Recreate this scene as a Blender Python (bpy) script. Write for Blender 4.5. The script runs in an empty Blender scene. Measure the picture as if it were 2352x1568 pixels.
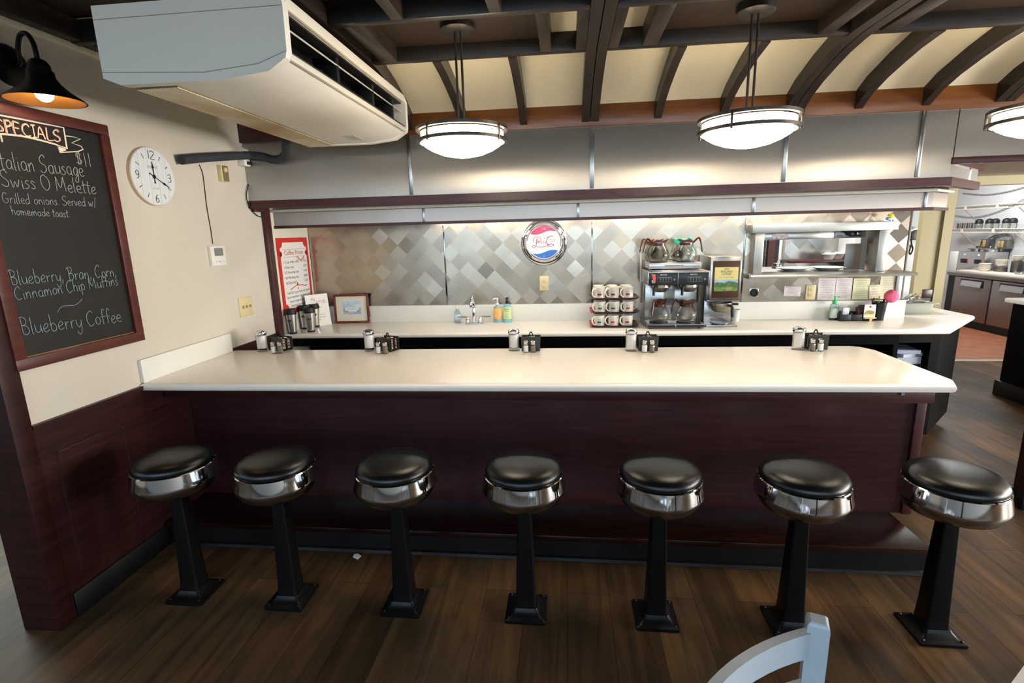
import bpy, bmesh, math, random
from mathutils import Vector, Matrix
random.seed(7)
PI = math.pi
S = bpy.context.scene
COL = S.collection
# ------------------------------------------------------------------ camera
F, YAW, PIT, ROL, CZ = 1175.4, .1084, .2087, -.0259, 1.597
cy, sy, cp, sp = math.cos(YAW), math.sin(YAW), math.cos(PIT), math.sin(PIT)
FW = Vector((-sy*cp, cy*cp, -sp)); RT = Vector((cy, sy, 0)); UP = RT.cross(FW)
R2 = RT*math.cos(ROL) + UP*math.sin(ROL); U2 = UP*math.cos(ROL) - RT*math.sin(ROL)
cam = bpy.data.cameras.new('camera'); co = bpy.data.objects.new('camera', cam); COL.objects.link(co)
m = Matrix.Identity(4)
for i in range(3):
    m[i][0] = R2[i]; m[i][1] = U2[i]; m[i][2] = -FW[i]
m[2][3] = CZ
co.matrix_world = m
cam.sensor_width = 36; cam.lens = F*36/2352; cam.clip_start = .05; cam.clip_end = 60
S.camera = co
# ------------------------------------------------------------------ world, daylight and side fill, exposure
w = bpy.data.worlds.new('world'); S.world = w; w.use_nodes = True
w.node_tree.nodes['Background'].inputs[0].default_value = (.75, .85, 1, 1)
w.node_tree.nodes['Background'].inputs[1].default_value = .25
S.view_settings.view_transform = 'Standard'; S.view_settings.look = 'None'
S.view_settings.gamma = 1; S.view_settings.exposure = 0.42
S.view_settings.use_curve_mapping = False
S.cycles.max_bounces = 10; S.cycles.transmission_bounces = 10; S.cycles.glossy_bounces = 5
S.cycles.sample_clamp_indirect = 6; S.cycles.caustics_reflective = False; S.cycles.caustics_refractive = False
def area(name, loc, target, sx, syz, power, col, spread=2.4):
    l = bpy.data.lights.new(name, 'AREA'); l.shape = 'RECTANGLE'; l.size = sx; l.size_y = syz; l.energy = power; l.color = col; l.spread = spread
    o = bpy.data.objects.new(name, l); COL.objects.link(o); o.location = loc
    o.rotation_euler = (Vector(target)-Vector(loc)).to_track_quat('-Z', 'Y').to_euler(); return o
DAY = (.62, .81, 1.0)
WIN = [(-4.0+.98*i, .56) for i in range(10)]          # tall narrow windows in the wall behind the camera
for wx, ww in WIN:
    area('daylight_and_fill', (wx, -2.72, 1.66), (wx, -.4, 0), ww-.08, 1.4, 9.5, DAY, 2.1)
for y in (.7, 2.7): area('daylight_and_fill', (6.5, y, 1.25), (-2, y+.2, 1.9), 1.7, 1.1, 190, (1, .97, .92), PI)  # added side fill brightening the left wall and air conditioner; no window known there
area('daylight_and_fill', (-4.9, 3.0, 1.5), (-2.7, 1.8, 0), 1.6, 1.1, 11, (.85, .95, .9), 1.5)
for y in (-1.9, -.6, .7): area('daylight_and_fill', (-5.1, y, 1.5), (0, y+.2, 1.1), .8, 1.4, 6.5, DAY, PI)  # lamps added to put bright side reflections into the chrome stool rims
area('kitchen_light', (5.3, 7.6, 2.75), (5.5, 7.6, 0), 1.6, .5, 85, (.93, .97, 1), PI)
area('kitchen_light', (2.0, 5.0, 2.35), (2.0, 5.0, 0), 1.0, .3, 34, (1, .97, .92), PI)
def at(u, v, X=None, Y=None, Z=None):
    d = FW + R2*((u-1176)/F) - U2*((v-784)/F)
    t = X/d[0] if X is not None else Y/d[1] if Y is not None else (Z-CZ)/d[2]
    return Vector((d[0]*t, d[1]*t, CZ+d[2]*t))
# ------------------------------------------------------------------ materials
def lin(c):
    if isinstance(c, str):
        c = [int(c[i:i+2], 16)/255 for i in (0, 2, 4)]
    return tuple(x/12.92 if x <= .04045 else ((x+.055)/1.055)**2.4 for x in c)+(1,)
MATS = {}
def mat(name, col, rough=.5, metal=0, var=.06, sc=12, stretch=(1, 1, 1), bump=0, bsc=60, spec=.5, coat=0, trans=0, ior=1.45, emit=None, es=0, col2=None, aniso=0):
    if name in MATS: return MATS[name]
    M = bpy.data.materials.new(name); M.use_nodes = True; MATS[name] = M
    n = M.node_tree.nodes; L = M.node_tree.links; p = n['Principled BSDF']
    c = lin(col)
    tc = n.new('ShaderNodeTexCoord'); mp = n.new('ShaderNodeMapping'); mp.inputs['Scale'].default_value = stretch
    L.new(tc.outputs['Object'], mp.inputs[0])
    ns = n.new('ShaderNodeTexNoise'); ns.inputs['Scale'].default_value = sc; ns.inputs['Detail'].default_value = 5
    L.new(mp.outputs[0], ns.inputs['Vector'])
    rm = n.new('ShaderNodeValToRGB')
    if col2 is None:
        a = tuple(max(0, x*(1-var)) for x in c[:3])+(1,); b = tuple(min(1, x*(1+var)) for x in c[:3])+(1,)
    else: a, b = c, lin(col2)
    rm.color_ramp.elements[0].color = a; rm.color_ramp.elements[1].color = b
    rm.color_ramp.elements[0].position = .32; rm.color_ramp.elements[1].position = .68
    L.new(ns.outputs['Fac'], rm.inputs[0]); L.new(rm.outputs[0], p.inputs['Base Color'])
    p.inputs['Roughness'].default_value = rough; p.inputs['Metallic'].default_value = metal
    p.inputs['Specular IOR Level'].default_value = spec; p.inputs['IOR'].default_value = ior
    p.inputs['Coat Weight'].default_value = coat; p.inputs['Coat Roughness'].default_value = .15
    p.inputs['Transmission Weight'].default_value = trans; p.inputs['Anisotropic'].default_value = aniso
    if emit is not None:
        p.inputs['Emission Color'].default_value = lin(emit); p.inputs['Emission Strength'].default_value = es
    if bump:
        b2 = n.new('ShaderNodeTexNoise'); b2.inputs['Scale'].default_value = bsc; L.new(mp.outputs[0], b2.inputs['Vector'])
        bp = n.new('ShaderNodeBump'); bp.inputs['Strength'].default_value = bump; bp.inputs['Distance'].default_value = .002
        L.new(b2.outputs['Fac'], bp.inputs['Height']); L.new(bp.outputs[0], p.inputs['Normal'])
    return M
def thin_glass(name, tint, refl=.9):
    # thin-walled clear glass: straight-through light plus a Fresnel reflection
    M = bpy.data.materials.new(name); M.use_nodes = True; MATS[name] = M
    n = M.node_tree.nodes; L = M.node_tree.links; n.remove(n['Principled BSDF'])
    tr = n.new('ShaderNodeBsdfTransparent'); gl = n.new('ShaderNodeBsdfGlossy'); gl.inputs['Roughness'].default_value = .03
    tc = n.new('ShaderNodeTexCoord'); ns = n.new('ShaderNodeTexNoise'); ns.inputs['Scale'].default_value = 9; L.new(tc.outputs['Object'], ns.inputs['Vector'])
    rp = n.new('ShaderNodeValToRGB'); c = lin(tint); rp.color_ramp.elements[0].color = tuple(x*.96 for x in c[:3])+(1,); rp.color_ramp.elements[1].color = c
    L.new(ns.outputs['Fac'], rp.inputs[0]); L.new(rp.outputs[0], tr.inputs['Color'])
    lw = n.new('ShaderNodeLayerWeight'); lw.inputs['Blend'].default_value = .25
    mu = n.new('ShaderNodeMath'); mu.operation = 'MULTIPLY'; mu.inputs[1].default_value = refl; L.new(lw.outputs['Fresnel'], mu.inputs[0])
    mx = n.new('ShaderNodeMixShader'); L.new(mu.outputs[0], mx.inputs[0]); L.new(tr.outputs[0], mx.inputs[1]); L.new(gl.outputs[0], mx.inputs[2])
    L.new(mx.outputs[0], n['Material Output'].inputs['Surface']); return M
def floor_mat():
    M = bpy.data.materials.new('plank_floor'); M.use_nodes = True
    n = M.node_tree.nodes; L = M.node_tree.links; p = n['Principled BSDF']
    g = n.new('ShaderNodeNewGeometry'); s = n.new('ShaderNodeSeparateXYZ'); c = n.new('ShaderNodeCombineXYZ')
    L.new(g.outputs['Position'], s.inputs[0]); L.new(s.outputs['Y'], c.inputs['X']); L.new(s.outputs['X'], c.inputs['Y'])
    b = n.new('ShaderNodeTexBrick'); b.inputs['Scale'].default_value = 1; b.inputs['Brick Width'].default_value = 1.25
    b.inputs['Row Height'].default_value = .185; b.inputs['Mortar Size'].default_value = .0012; b.inputs['Mortar Smooth'].default_value = .3
    b.offset = .37; b.offset_frequency = 2; b.inputs['Bias'].default_value = 0
    b.inputs['Color1'].default_value = lin('4a3a29'); b.inputs['Color2'].default_value = lin('67523a'); b.inputs['Mortar'].default_value = lin('1c1510')
    L.new(c.outputs[0], b.inputs['Vector'])
    mp = n.new('ShaderNodeMapping'); mp.inputs['Scale'].default_value = (17, 1.3, 1); L.new(g.outputs['Position'], mp.inputs[0])
    ns = n.new('ShaderNodeTexNoise'); ns.inputs['Scale'].default_value = 1; ns.inputs['Detail'].default_value = 8; ns.inputs['Distortion'].default_value = 1.2
    L.new(mp.outputs[0], ns.inputs['Vector'])
    r = n.new('ShaderNodeValToRGB'); r.color_ramp.elements[0].position = .3; r.color_ramp.elements[1].position = .75
    r.color_ramp.elements[0].color = (.48, .46, .43, 1); r.color_ramp.elements[1].color = (1.15, 1.1, 1.05, 1)
    L.new(ns.outputs['Fac'], r.inputs[0])
    n3 = n.new('ShaderNodeTexNoise'); n3.inputs['Scale'].default_value = 3.0; L.new(g.outputs['Position'], n3.inputs['Vector'])
    r3 = n.new('ShaderNodeValToRGB'); r3.color_ramp.elements[0].color = (.62, .66, .68, 1); r3.color_ramp.elements[1].color = (1.2, 1.04, .88, 1)
    r3.color_ramp.elements[0].position = .35; r3.color_ramp.elements[1].position = .65
    L.new(n3.outputs['Fac'], r3.inputs[0])
    mx = n.new('ShaderNodeMix'); mx.data_type = 'RGBA'; mx.blend_type = 'MULTIPLY'; mx.inputs[0].default_value = 1
    L.new(b.outputs['Color'], mx.inputs[6]); L.new(r.outputs[0], mx.inputs[7])
    m2 = n.new('ShaderNodeMix'); m2.data_type = 'RGBA'; m2.blend_type = 'MULTIPLY'; m2.inputs[0].default_value = 1
    L.new(mx.outputs[2], m2.inputs[6]); L.new(r3.outputs[0], m2.inputs[7])
    L.new(m2.outputs[2], p.inputs['Base Color']); p.inputs['Roughness'].default_value = .5; p.inputs['Specular IOR Level'].default_value = .14
    bp = n.new('ShaderNodeBump'); bp.inputs['Strength'].default_value = .25; bp.inputs['Distance'].default_value = .003
    L.new(ns.outputs['Fac'], bp.inputs['Height']); L.new(bp.outputs[0], p.inputs['Normal'])
    return M
def diamond_mat(name, size=.1025, base='b0a391'):
    # stainless sheet ground in alternating 45-degree squares: the grain turns by 90 degrees from square to square
    M = bpy.data.materials.new(name); M.use_nodes = True
    n = M.node_tree.nodes; L = M.node_tree.links; p = n['Principled BSDF']
    g = n.new('ShaderNodeNewGeometry'); s = n.new('ShaderNodeSeparateXYZ'); L.new(g.outputs['Position'], s.inputs[0])
    def mth(op, a, b=None):
        q = n.new('ShaderNodeMath'); q.operation = op
        for k, x in enumerate((a, b)):
            if x is None: continue
            if isinstance(x, (int, float)): q.inputs[k].default_value = x
            else: L.new(x, q.inputs[k])
        return q.outputs[0]
    k = 1/(size*math.sqrt(2))
    a = mth('FLOOR', mth('MULTIPLY', mth('ADD', s.outputs['X'], s.outputs['Z']), k))
    b = mth('FLOOR', mth('MULTIPLY', mth('SUBTRACT', s.outputs['X'], s.outputs['Z']), k))
    chk = mth('FLOORED_MODULO', mth('ADD', a, b), 2)
    cv = n.new('ShaderNodeCombineXYZ'); L.new(a, cv.inputs[0]); L.new(b, cv.inputs[1])
    wn = n.new('ShaderNodeTexWhiteNoise'); wn.noise_dimensions = '2D'; L.new(cv.outputs[0], wn.inputs['Vector'])
    tg = n.new('ShaderNodeMix'); tg.data_type = 'VECTOR'; L.new(chk, tg.inputs[0])
    tg.inputs[4].default_value = (1, 0, 0); tg.inputs[5].default_value = (0, 0, 1)
    L.new(tg.outputs[1], p.inputs['Tangent'])
    rr = mth('MULTIPLY_ADD', wn.outputs['Value'], .10); n_ = rr.node; n_.inputs[2].default_value = .24
    L.new(rr, p.inputs['Roughness'])
    # each square is buckled a little out of plane
    off = n.new('ShaderNodeVectorMath'); off.operation = 'SUBTRACT'; off.inputs[1].default_value = (.5, .5, .5); L.new(wn.outputs['Color'], off.inputs[0])
    sc = n.new('ShaderNodeVectorMath'); sc.operation = 'SCALE'; sc.inputs['Scale'].default_value = .07; L.new(off.outputs[0], sc.inputs[0])
    ns = n.new('ShaderNodeTexNoise'); ns.inputs['Scale'].default_value = 2.2; L.new(g.outputs['Position'], ns.inputs['Vector'])
    o2 = n.new('ShaderNodeVectorMath'); o2.operation = 'SUBTRACT'; o2.inputs[1].default_value = (.5, .5, .5); L.new(ns.outputs['Color'], o2.inputs[0])
    s2 = n.new('ShaderNodeVectorMath'); s2.operation = 'SCALE'; s2.inputs['Scale'].default_value = .10; L.new(o2.outputs[0], s2.inputs[0])
    ad = n.new('ShaderNodeVectorMath'); L.new(g.outputs['Normal'], ad.inputs[0]); L.new(sc.outputs[0], ad.inputs[1])
    a2 = n.new('ShaderNodeVectorMath'); L.new(ad.outputs[0], a2.inputs[0]); L.new(s2.outputs[0], a2.inputs[1])
    nm = n.new('ShaderNodeVectorMath'); nm.operation = 'NORMALIZE'; L.new(a2.outputs[0], nm.inputs[0])
    L.new(nm.outputs[0], p.inputs['Normal'])
    p.inputs['Base Color'].default_value = lin(base); p.inputs['Metallic'].default_value = 1; p.inputs['Anisotropic'].default_value = .3
    return M
def sheet_mat(name, base, rough, tangent, wave, metal=1):
    # brushed stainless sheet, slightly oil-canned
    M = bpy.data.materials.new(name); M.use_nodes = True
    n = M.node_tree.nodes; L = M.node_tree.links; p = n['Principled BSDF']
    g = n.new('ShaderNodeNewGeometry')
    cx = n.new('ShaderNodeCombineXYZ')
    for k in range(3): cx.inputs[k].default_value = tangent[k]
    L.new(cx.outputs[0], p.inputs['Tangent'])
    mp = n.new('ShaderNodeMapping'); mp.inputs['Scale'].default_value = (.8, .8, 5.0); L.new(g.outputs['Position'], mp.inputs[0])
    ns = n.new('ShaderNodeTexNoise'); ns.inputs['Scale'].default_value = 1; ns.inputs['Detail'].default_value = 1; L.new(mp.outputs[0], ns.inputs['Vector'])
    o2 = n.new('ShaderNodeVectorMath'); o2.operation = 'SUBTRACT'; o2.inputs[1].default_value = (.5, .5, .5); L.new(ns.outputs['Color'], o2.inputs[0])
    s2 = n.new('ShaderNodeVectorMath'); s2.operation = 'SCALE'; s2.inputs['Scale'].default_value = wave; L.new(o2.outputs[0], s2.inputs[0])
    ad = n.new('ShaderNodeVectorMath'); L.new(g.outputs['Normal'], ad.inputs[0]); L.new(s2.outputs[0], ad.inputs[1])
    nm = n.new('ShaderNodeVectorMath'); nm.operation = 'NORMALIZE'; L.new(ad.outputs[0], nm.inputs[0]); L.new(nm.outputs[0], p.inputs['Normal'])
    p.inputs['Base Color'].default_value = lin(base); p.inputs['Metallic'].default_value = metal
    p.inputs['Roughness'].default_value = rough; p.inputs['Anisotropic'].default_value = .98
    return M
M_floor = floor_mat()
M_diamond = diamond_mat('diamond_steel')
M_diamond2 = diamond_mat('diamond_steel_kitchen', .12, 'b9b7b0')
M_sheet = sheet_mat('soffit_steel', 'a39e97', .30, (1, 0, 0), .035, .8)
M_wall = mat('wall_paint', 'd1c9bb', .7, var=.02, sc=3)
M_nook = mat('nook_paint', 'e2dcc8', .6, var=.02)
M_pale = mat('pale_yellow_paint', '9e926b', .55, var=.02, sc=4)
M_white = mat('kitchen_white', 'dcdcdb', .6, var=.03, sc=3)
M_mar = mat('maroon_wood', '331715', .4, col2='250f0e', sc=4, stretch=(1, 1, 14), spec=.4)
M_marh = mat('maroon_wood_level', '3c1d1d', .35, col2='2e1314', sc=4, stretch=(1, 14, 14), spec=.4)
M_trim = mat('maroon_trim', '4a2424', .35, col2='3a1a1a', sc=5, stretch=(1, 8, 8))
M_frame = mat('maroon_frame', '5a2a22', .38, col2='48201b', sc=6, stretch=(6, 1, 6))
M_foot = mat('dark_varnished_wood', '26100c', .2, col2='120605', sc=4, stretch=(1, 9, 9), bump=.1, bsc=30, coat=.2)
M_black = mat('black_vinyl_base', '060709', .45, var=.2)
M_cab = mat('black_cabinet', '040405', .5, spec=.1, var=.2)
M_top = mat('white_laminate', 'f3ebdf', .22, var=.015, sc=30, spec=.5)
M_splash = mat('white_splash', 'e6e4dc', .4, var=.015)
M_edge = mat('pale_edge', 'd5d6d2', .35, var=.02)
M_cream = mat('cream_ceiling', 'efe5c8', .7, var=.03, sc=3)
M_raf = mat('dark_rafter', '322821', .36, col2='1f1814', sc=3, stretch=(10, 1, 10), bump=.15, bsc=25)
M_rafx = mat('dark_purlin', '2f2823', .36, col2='1d1916', sc=3, stretch=(1, 10, 10), bump=.15, bsc=25)
M_ply = mat('brown_plywood', '2c1c0d', .5, col2='1f1308', sc=3, stretch=(9, 1, 1))
M_beam = mat('orange_pine_beam', '7c4a1f', .28, col2='5a3112', sc=2.2, stretch=(1, 14, 10), bump=.1, coat=.2)
M_chrome = mat('polished_chrome', 'd8d9db', .07, 1, var=.02)
M_alu = mat('satin_rim', 'a9a7a4', .24, 1, var=.05)
M_steel = mat('satin_steel', 'bdbbb8', .28, 1, var=.04, sc=4, stretch=(1, 1, 20))
M_steeld = mat('dull_steel', '8d8a86', .42, 1, var=.08, sc=6)
M_vinyl = mat('black_vinyl', '0a0b0c', .27, var=.2, sc=9, bump=.25, bsc=420)
M_iron = mat('black_iron', '060607', .4, spec=.28, var=.25, sc=14, bump=.12, bsc=30)
M_matt = mat('matt_black', '0e0e0f', .5, var=.15)
M_bronze = mat('oiled_bronze', '37322e', .4, .6, var=.1)
M_ring = mat('brushed_bronze_ring', '57514b', .38, .8, var=.06)
M_glow = mat('lit_glass', 'fff6e6', .3, emit='ffedd0', es=15, var=.01)
M_tube = mat('fluorescent_tube', 'ffffff', .3, emit='fdf8ee', es=31, var=.01)
M_acb = mat('ac_plastic', 'eeeadf', .42, var=.015, sc=4)
M_acg = mat('ac_grille', '8d7848', .5, col2='6a5834', sc=5)
M_acw = mat('ac_frame_white', 'e0d9c8', .42, var=.01)
M_pap = mat('white_paper', 'eae6e0', .6, var=.015)
M_cer = mat('white_ceramic', 'e9e2d4', .18, var=.015)
M_ivory = mat('ivory_plastic', 'd9c99b', .4, var=.02)
M_grey = mat('grey_plastic', '7e8078', .4)
M_foam = mat('grey_foam_pipe', '33373b', .75, var=.15, sc=30, bump=.3, bsc=120)
M_glass = thin_glass('clear_glass', 'f4f6f5', .8)
M_brown = mat('brown_plastic', '4b2312', .3, var=.08)
M_green = mat('green_plastic', '1ea884', .35)
M_chair = mat('grey_blue_paint', 'a9b3bb', .3, var=.02)
M_red = mat('red_print', 'c8281f', .4, var=.02)
M_redw = mat('red_ink', 'b8434f', .5)
M_ink = mat('dark_ink', '33383a', .6)
M_gink = mat('grey_ink', '8b8b8b', .6)
M_chalk = mat('chalk', 'a9ada9', .9, var=.2, sc=300)
M_chalkb = mat('chalk_pale_blue', '8fa0a4', .9, var=.2, sc=300)
M_chalkp = mat('chalk_pink', 'e59a8c', .9, var=.15, sc=300)
M_chalkw = mat('chalk_cream', 'efe4d0', .9, var=.15, sc=300)
M_board = mat('chalkboard', '10100f', .5, col2='191918', sc=5)
# ------------------------------------------------------------------ mesh helpers
class MB:
    def __init__(s, M=None): s.v = []; s.f = []; s.M = M; s.flat = set()
    def add(s, vs, fs, M=None, flat=()):
        o = len(s.v); s.flat |= {len(s.f)+i for i in (range(len(fs)) if flat == 'all' else flat)}
        for v in vs:
            v = Vector(v)
            if M is not None: v = M @ v
            if s.M is not None: v = s.M @ v
            s.v.append(v)
        s.f += [tuple(i+o for i in f) for f in fs]; return s
    def box(s, x0, x1, y0, y1, z0, z1, bev=0, M=None, seg=2):
        if x0 > x1: x0, x1 = x1, x0
        if y0 > y1: y0, y1 = y1, y0
        if z0 > z1: z0, z1 = z1, z0
        if bev:
            bm = bmesh.new(); bmesh.ops.create_cube(bm, size=1)
            for v in bm.verts: v.co = Vector((x0+(v.co.x+.5)*(x1-x0), y0+(v.co.y+.5)*(y1-y0), z0+(v.co.z+.5)*(z1-z0)))
            bmesh.ops.bevel(bm, geom=bm.edges[:], offset=bev, segments=seg, affect='EDGES', profile=.5)
            bm.verts.index_update(); s.add([v.co for v in bm.verts], [[v.index for v in f.verts] for f in bm.faces], M, 'all'); bm.free(); return s
        V = [(x0, y0, z0), (x1, y0, z0), (x1, y1, z0), (x0, y1, z0), (x0, y0, z1), (x1, y0, z1), (x1, y1, z1), (x0, y1, z1)]
        return s.add(V, [(0, 3, 2, 1), (4, 5, 6, 7), (0, 1, 5, 4), (1, 2, 6, 5), (2, 3, 7, 6), (3, 0, 4, 7)], M, 'all')
    def prism(s, poly, a0, a1, axis='z', M=None):
        def P(p, a):
            return (p[0], p[1], a) if axis == 'z' else (a, p[0], p[1]) if axis == 'x' else (p[0], a, p[1])
        n = len(poly); V = [P(p, a0) for p in poly]+[P(p, a1) for p in poly]
        return s.add(V, [tuple(range(n))[::-1], tuple(range(n, 2*n))]+[(i, (i+1) % n, n+(i+1) % n, n+i) for i in range(n)], M, (0, 1))
    def lathe(s, prof, n=32, c=(0, 0, 0), M=None, sx=1, syy=1):
        V = []; Fs = []
        for r, z in prof:
            for k in range(n):
                a = 2*PI*k/n; V.append((c[0]+r*sx*math.cos(a), c[1]+r*syy*math.sin(a), c[2]+z))
        for i in range(len(prof)-1):
            for k in range(n):
                k2 = (k+1) % n; Fs.append((i*n+k, i*n+k2, (i+1)*n+k2, (i+1)*n+k))
        q0 = len(Fs)
        if prof[0][0] > 1e-6: Fs.append(tuple(range(n))[::-1])
        if prof[-1][0] > 1e-6: Fs.append(tuple(range((len(prof)-1)*n, len(prof)*n)))
        return s.add(V, Fs, M, range(q0, len(Fs)))
    def ring(s, prof, n=48, c=(0, 0, 0), M=None):      # closed profile swept round z
        V = []; Fs = []; q = len(prof)
        for r, z in prof:
            for k in range(n):
                a = 2*PI*k/n; V.append((c[0]+r*math.cos(a), c[1]+r*math.sin(a), c[2]+z))
        for i in range(q):
            for k in range(n):
                k2 = (k+1) % n; j = (i+1) % q; Fs.append((i*n+k, i*n+k2, j*n+k2, j*n+k))
        return s.add(V, Fs, M)
    def tube(s, path, r, n=8, M=None, flat=1, closed=False):
        P = [Vector(p) for p in path]; V = []; Fs = []; q = len(P); prev = None
        rr = r if isinstance(r, (list, tuple)) else [r]*q
        for i, p in enumerate(P):
            if closed: t = P[(i+1) % q]-P[i-1]
            else: t = P[min(i+1, q-1)]-P[max(i-1, 0)]
            if t.length < 1e-9: t = Vector((0, 0, 1))
            t.normalize()
            if prev is None:
                a = Vector((0, 0, 1)) if abs(t.z) < .9 else Vector((1, 0, 0)); prev = t.cross(a).normalized()
            u = (prev-t*prev.dot(t))
            if u.length < 1e-6: u = t.orthogonal()
            u.normalize(); prev = u; w2 = t.cross(u)
            for k in range(n):
                a = 2*PI*k/n; V.append(p+u*(rr[i]*math.cos(a))+w2*(rr[i]*flat*math.sin(a)))
        for i in range(q if closed else q-1):
            j = (i+1) % q
            for k in range(n):
                k2 = (k+1) % n; Fs.append((i*n+k, i*n+k2, j*n+k2, j*n+k))
        if not closed: Fs += [tuple(range(n))[::-1], tuple(range((q-1)*n, q*n))]
        return s.add(V, Fs, M)
    def ell(s, c, rx, ry, rz, n=16, m_=10, M=None):
        V = []; Fs = []
        for i in range(m_+1):
            th = PI*i/m_
            for k in range(n):
                a = 2*PI*k/n; V.append((c[0]+rx*math.sin(th)*math.cos(a), c[1]+ry*math.sin(th)*math.sin(a), c[2]-rz*math.cos(th)))
        for i in range(m_):
            for k in range(n):
                k2 = (k+1) % n; Fs.append((i*n+k, i*n+k2, (i+1)*n+k2, (i+1)*n+k))
        return s.add(V, Fs, M)
    def loft(s, rings, cap=True, M=None):
        n = len(rings[0]); V = [p for r in rings for p in r]; Fs = []
        for i in range(len(rings)-1):
            for k in range(n):
                k2 = (k+1) % n; Fs.append((i*n+k, i*n+k2, (i+1)*n+k2, (i+1)*n+k))
        q0 = len(Fs)
        if cap: Fs += [tuple(range(n))[::-1], tuple(range((len(rings)-1)*n, len(rings)*n))]
        return s.add(V, Fs, M, range(q0, len(Fs)))
    def mesh(s, name, off=None, angle=.7):
        me = bpy.data.meshes.new(name)
        me.from_pydata([v-off if off is not None else v for v in s.v], [], s.f)
        bm = bmesh.new(); bm.from_mesh(me); bm.faces.ensure_lookup_table()
        for i, f in enumerate(bm.faces): f.smooth = i not in s.flat
        bmesh.ops.remove_doubles(bm, verts=bm.verts, dist=1e-6)
        bmesh.ops.recalc_face_normals(bm, faces=bm.faces); bm.to_mesh(me); bm.free()
        me.set_sharp_from_angle(angle=angle)
        return me
def wl(o):
    v = Vector(o.location)
    while o.parent: o = o.parent; v += Vector(o.location)
    return v
def obj(name, mb, material, parent=None, world=False, label=None, angle=.7):
    """one mesh object; world=True: the builder holds world coordinates (parent not rotated)"""
    me = mb.mesh(name, wl(parent) if (world and parent) else None, angle); me.materials.append(material)
    o = bpy.data.objects.new(name, me); COL.objects.link(o)
    if parent: o.parent = parent
    if label: o['label'] = label
    return o
def wobj(name, mb, material, parent=None, label=None, angle=.7): return obj(name, mb, material, parent, True, label, angle)
def tag(o, label, cat=None, group=None, kind=None):
    o['label'] = label
    if cat: o['category'] = cat
    if group: o['group'] = group
    if kind: o['kind'] = kind
    return o
def thing(name, label, cat, loc=(0, 0, 0), rz=0, group=None):
    o = bpy.data.objects.new(name, None); COL.objects.link(o); o.location = loc; o.rotation_euler = (0, 0, rz)
    o.empty_display_size = .05
    return tag(o, label, cat, group)
def solo(name, mb, material, label, cat, group=None, angle=.7):      # a thing that is one mesh, origin at its base centre
    xs = [v.x for v in mb.v]; ys = [v.y for v in mb.v]; z = min(v.z for v in mb.v)
    c = Vector(((min(xs)+max(xs))/2, (min(ys)+max(ys))/2, z))
    me = mb.mesh(name, c, angle); me.materials.append(material)
    o = bpy.data.objects.new(name, me); COL.objects.link(o); o.location = c
    return tag(o, label, cat, group)
def struct(name, mb, material, parent=None, label=None):
    o = obj(name, mb, material, parent); o['kind'] = 'structure'
    if label: o['label'] = label
    return o
def dup(root, loc, rz=None, label=None, scale=None):
    r = root.copy(); COL.objects.link(r); r.location = loc
    if rz is not None: r.rotation_euler = (0, 0, rz)
    if label: r['label'] = label
    if scale: r.scale = scale
    for ch in list(root.children):
        c = ch.copy(); COL.objects.link(c); c.parent = r
        for g in list(ch.children):
            d = g.copy(); COL.objects.link(d); d.parent = c
    return r
def RZ(a): return Matrix.Rotation(a, 4, 'Z')
def T(x, y, z): return Matrix.Translation((x, y, z))
def basis(o, right, up):                     # maps (x, y, depth) drawn on a flat face into the world
    r = Vector(right).normalized(); u = Vector(up).normalized(); n = r.cross(u)
    M = Matrix.Identity(4)
    for i in range(3): M[i][0] = r[i]; M[i][1] = u[i]; M[i][2] = n[i]; M[i][3] = o[i]
    return M
def text(mb, s, M, h, x=0, y=0, w=None, align='c', shear=0, sxk=1):
    cu = bpy.data.curves.new('t', 'FONT'); cu.body = s; cu.size = 1; cu.shear = shear; cu.resolution_u = 2
    ob = bpy.data.objects.new('t', cu); COL.objects.link(ob)
    dg = bpy.context.evaluated_depsgraph_get(); dg.update()
    me = bpy.data.meshes.new_from_object(ob.evaluated_get(dg))
    if len(me.vertices):
        xs = [v.co.x for v in me.vertices]; x0, x1 = min(xs), max(xs)
        k = h/.7; kx = (w/(x1-x0)) if w else k*sxk
        W = (x1-x0)*kx; ox = x-(W/2 if align == 'c' else W if align == 'r' else 0)
        mb.add([(ox+(v.co.x-x0)*kx, y+v.co.y*k, .0006) for v in me.vertices], [tuple(p.vertices) for p in me.polygons], M)
    bpy.data.objects.remove(ob); bpy.data.curves.remove(cu); bpy.data.meshes.remove(me)
def smooth(pts, k=4):
    if len(pts) < 3: return [tuple(p) for p in pts]
    out = []; n = len(pts)
    for i in range(n-1):
        p0 = pts[max(i-1, 0)]; p1 = pts[i]; p2 = pts[i+1]; p3 = pts[min(i+2, n-1)]
        for j in range(k):
            t = j/k
            out.append(tuple(.5*((2*b)+(c-a)*t+(2*a-5*b+4*c-d)*t*t+(-a+3*b-3*c+d)*t**3) for a, b, c, d in zip(p0, p1, p2, p3)))
    out.append(tuple(pts[-1])); return out
def stroke(mb, pts, M, wd, sm=True, h=.0012):
    p = smooth(pts) if sm else pts
    mb.tube([M @ Vector((a, b, h)) for a, b in p], wd/2, 5)
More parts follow.
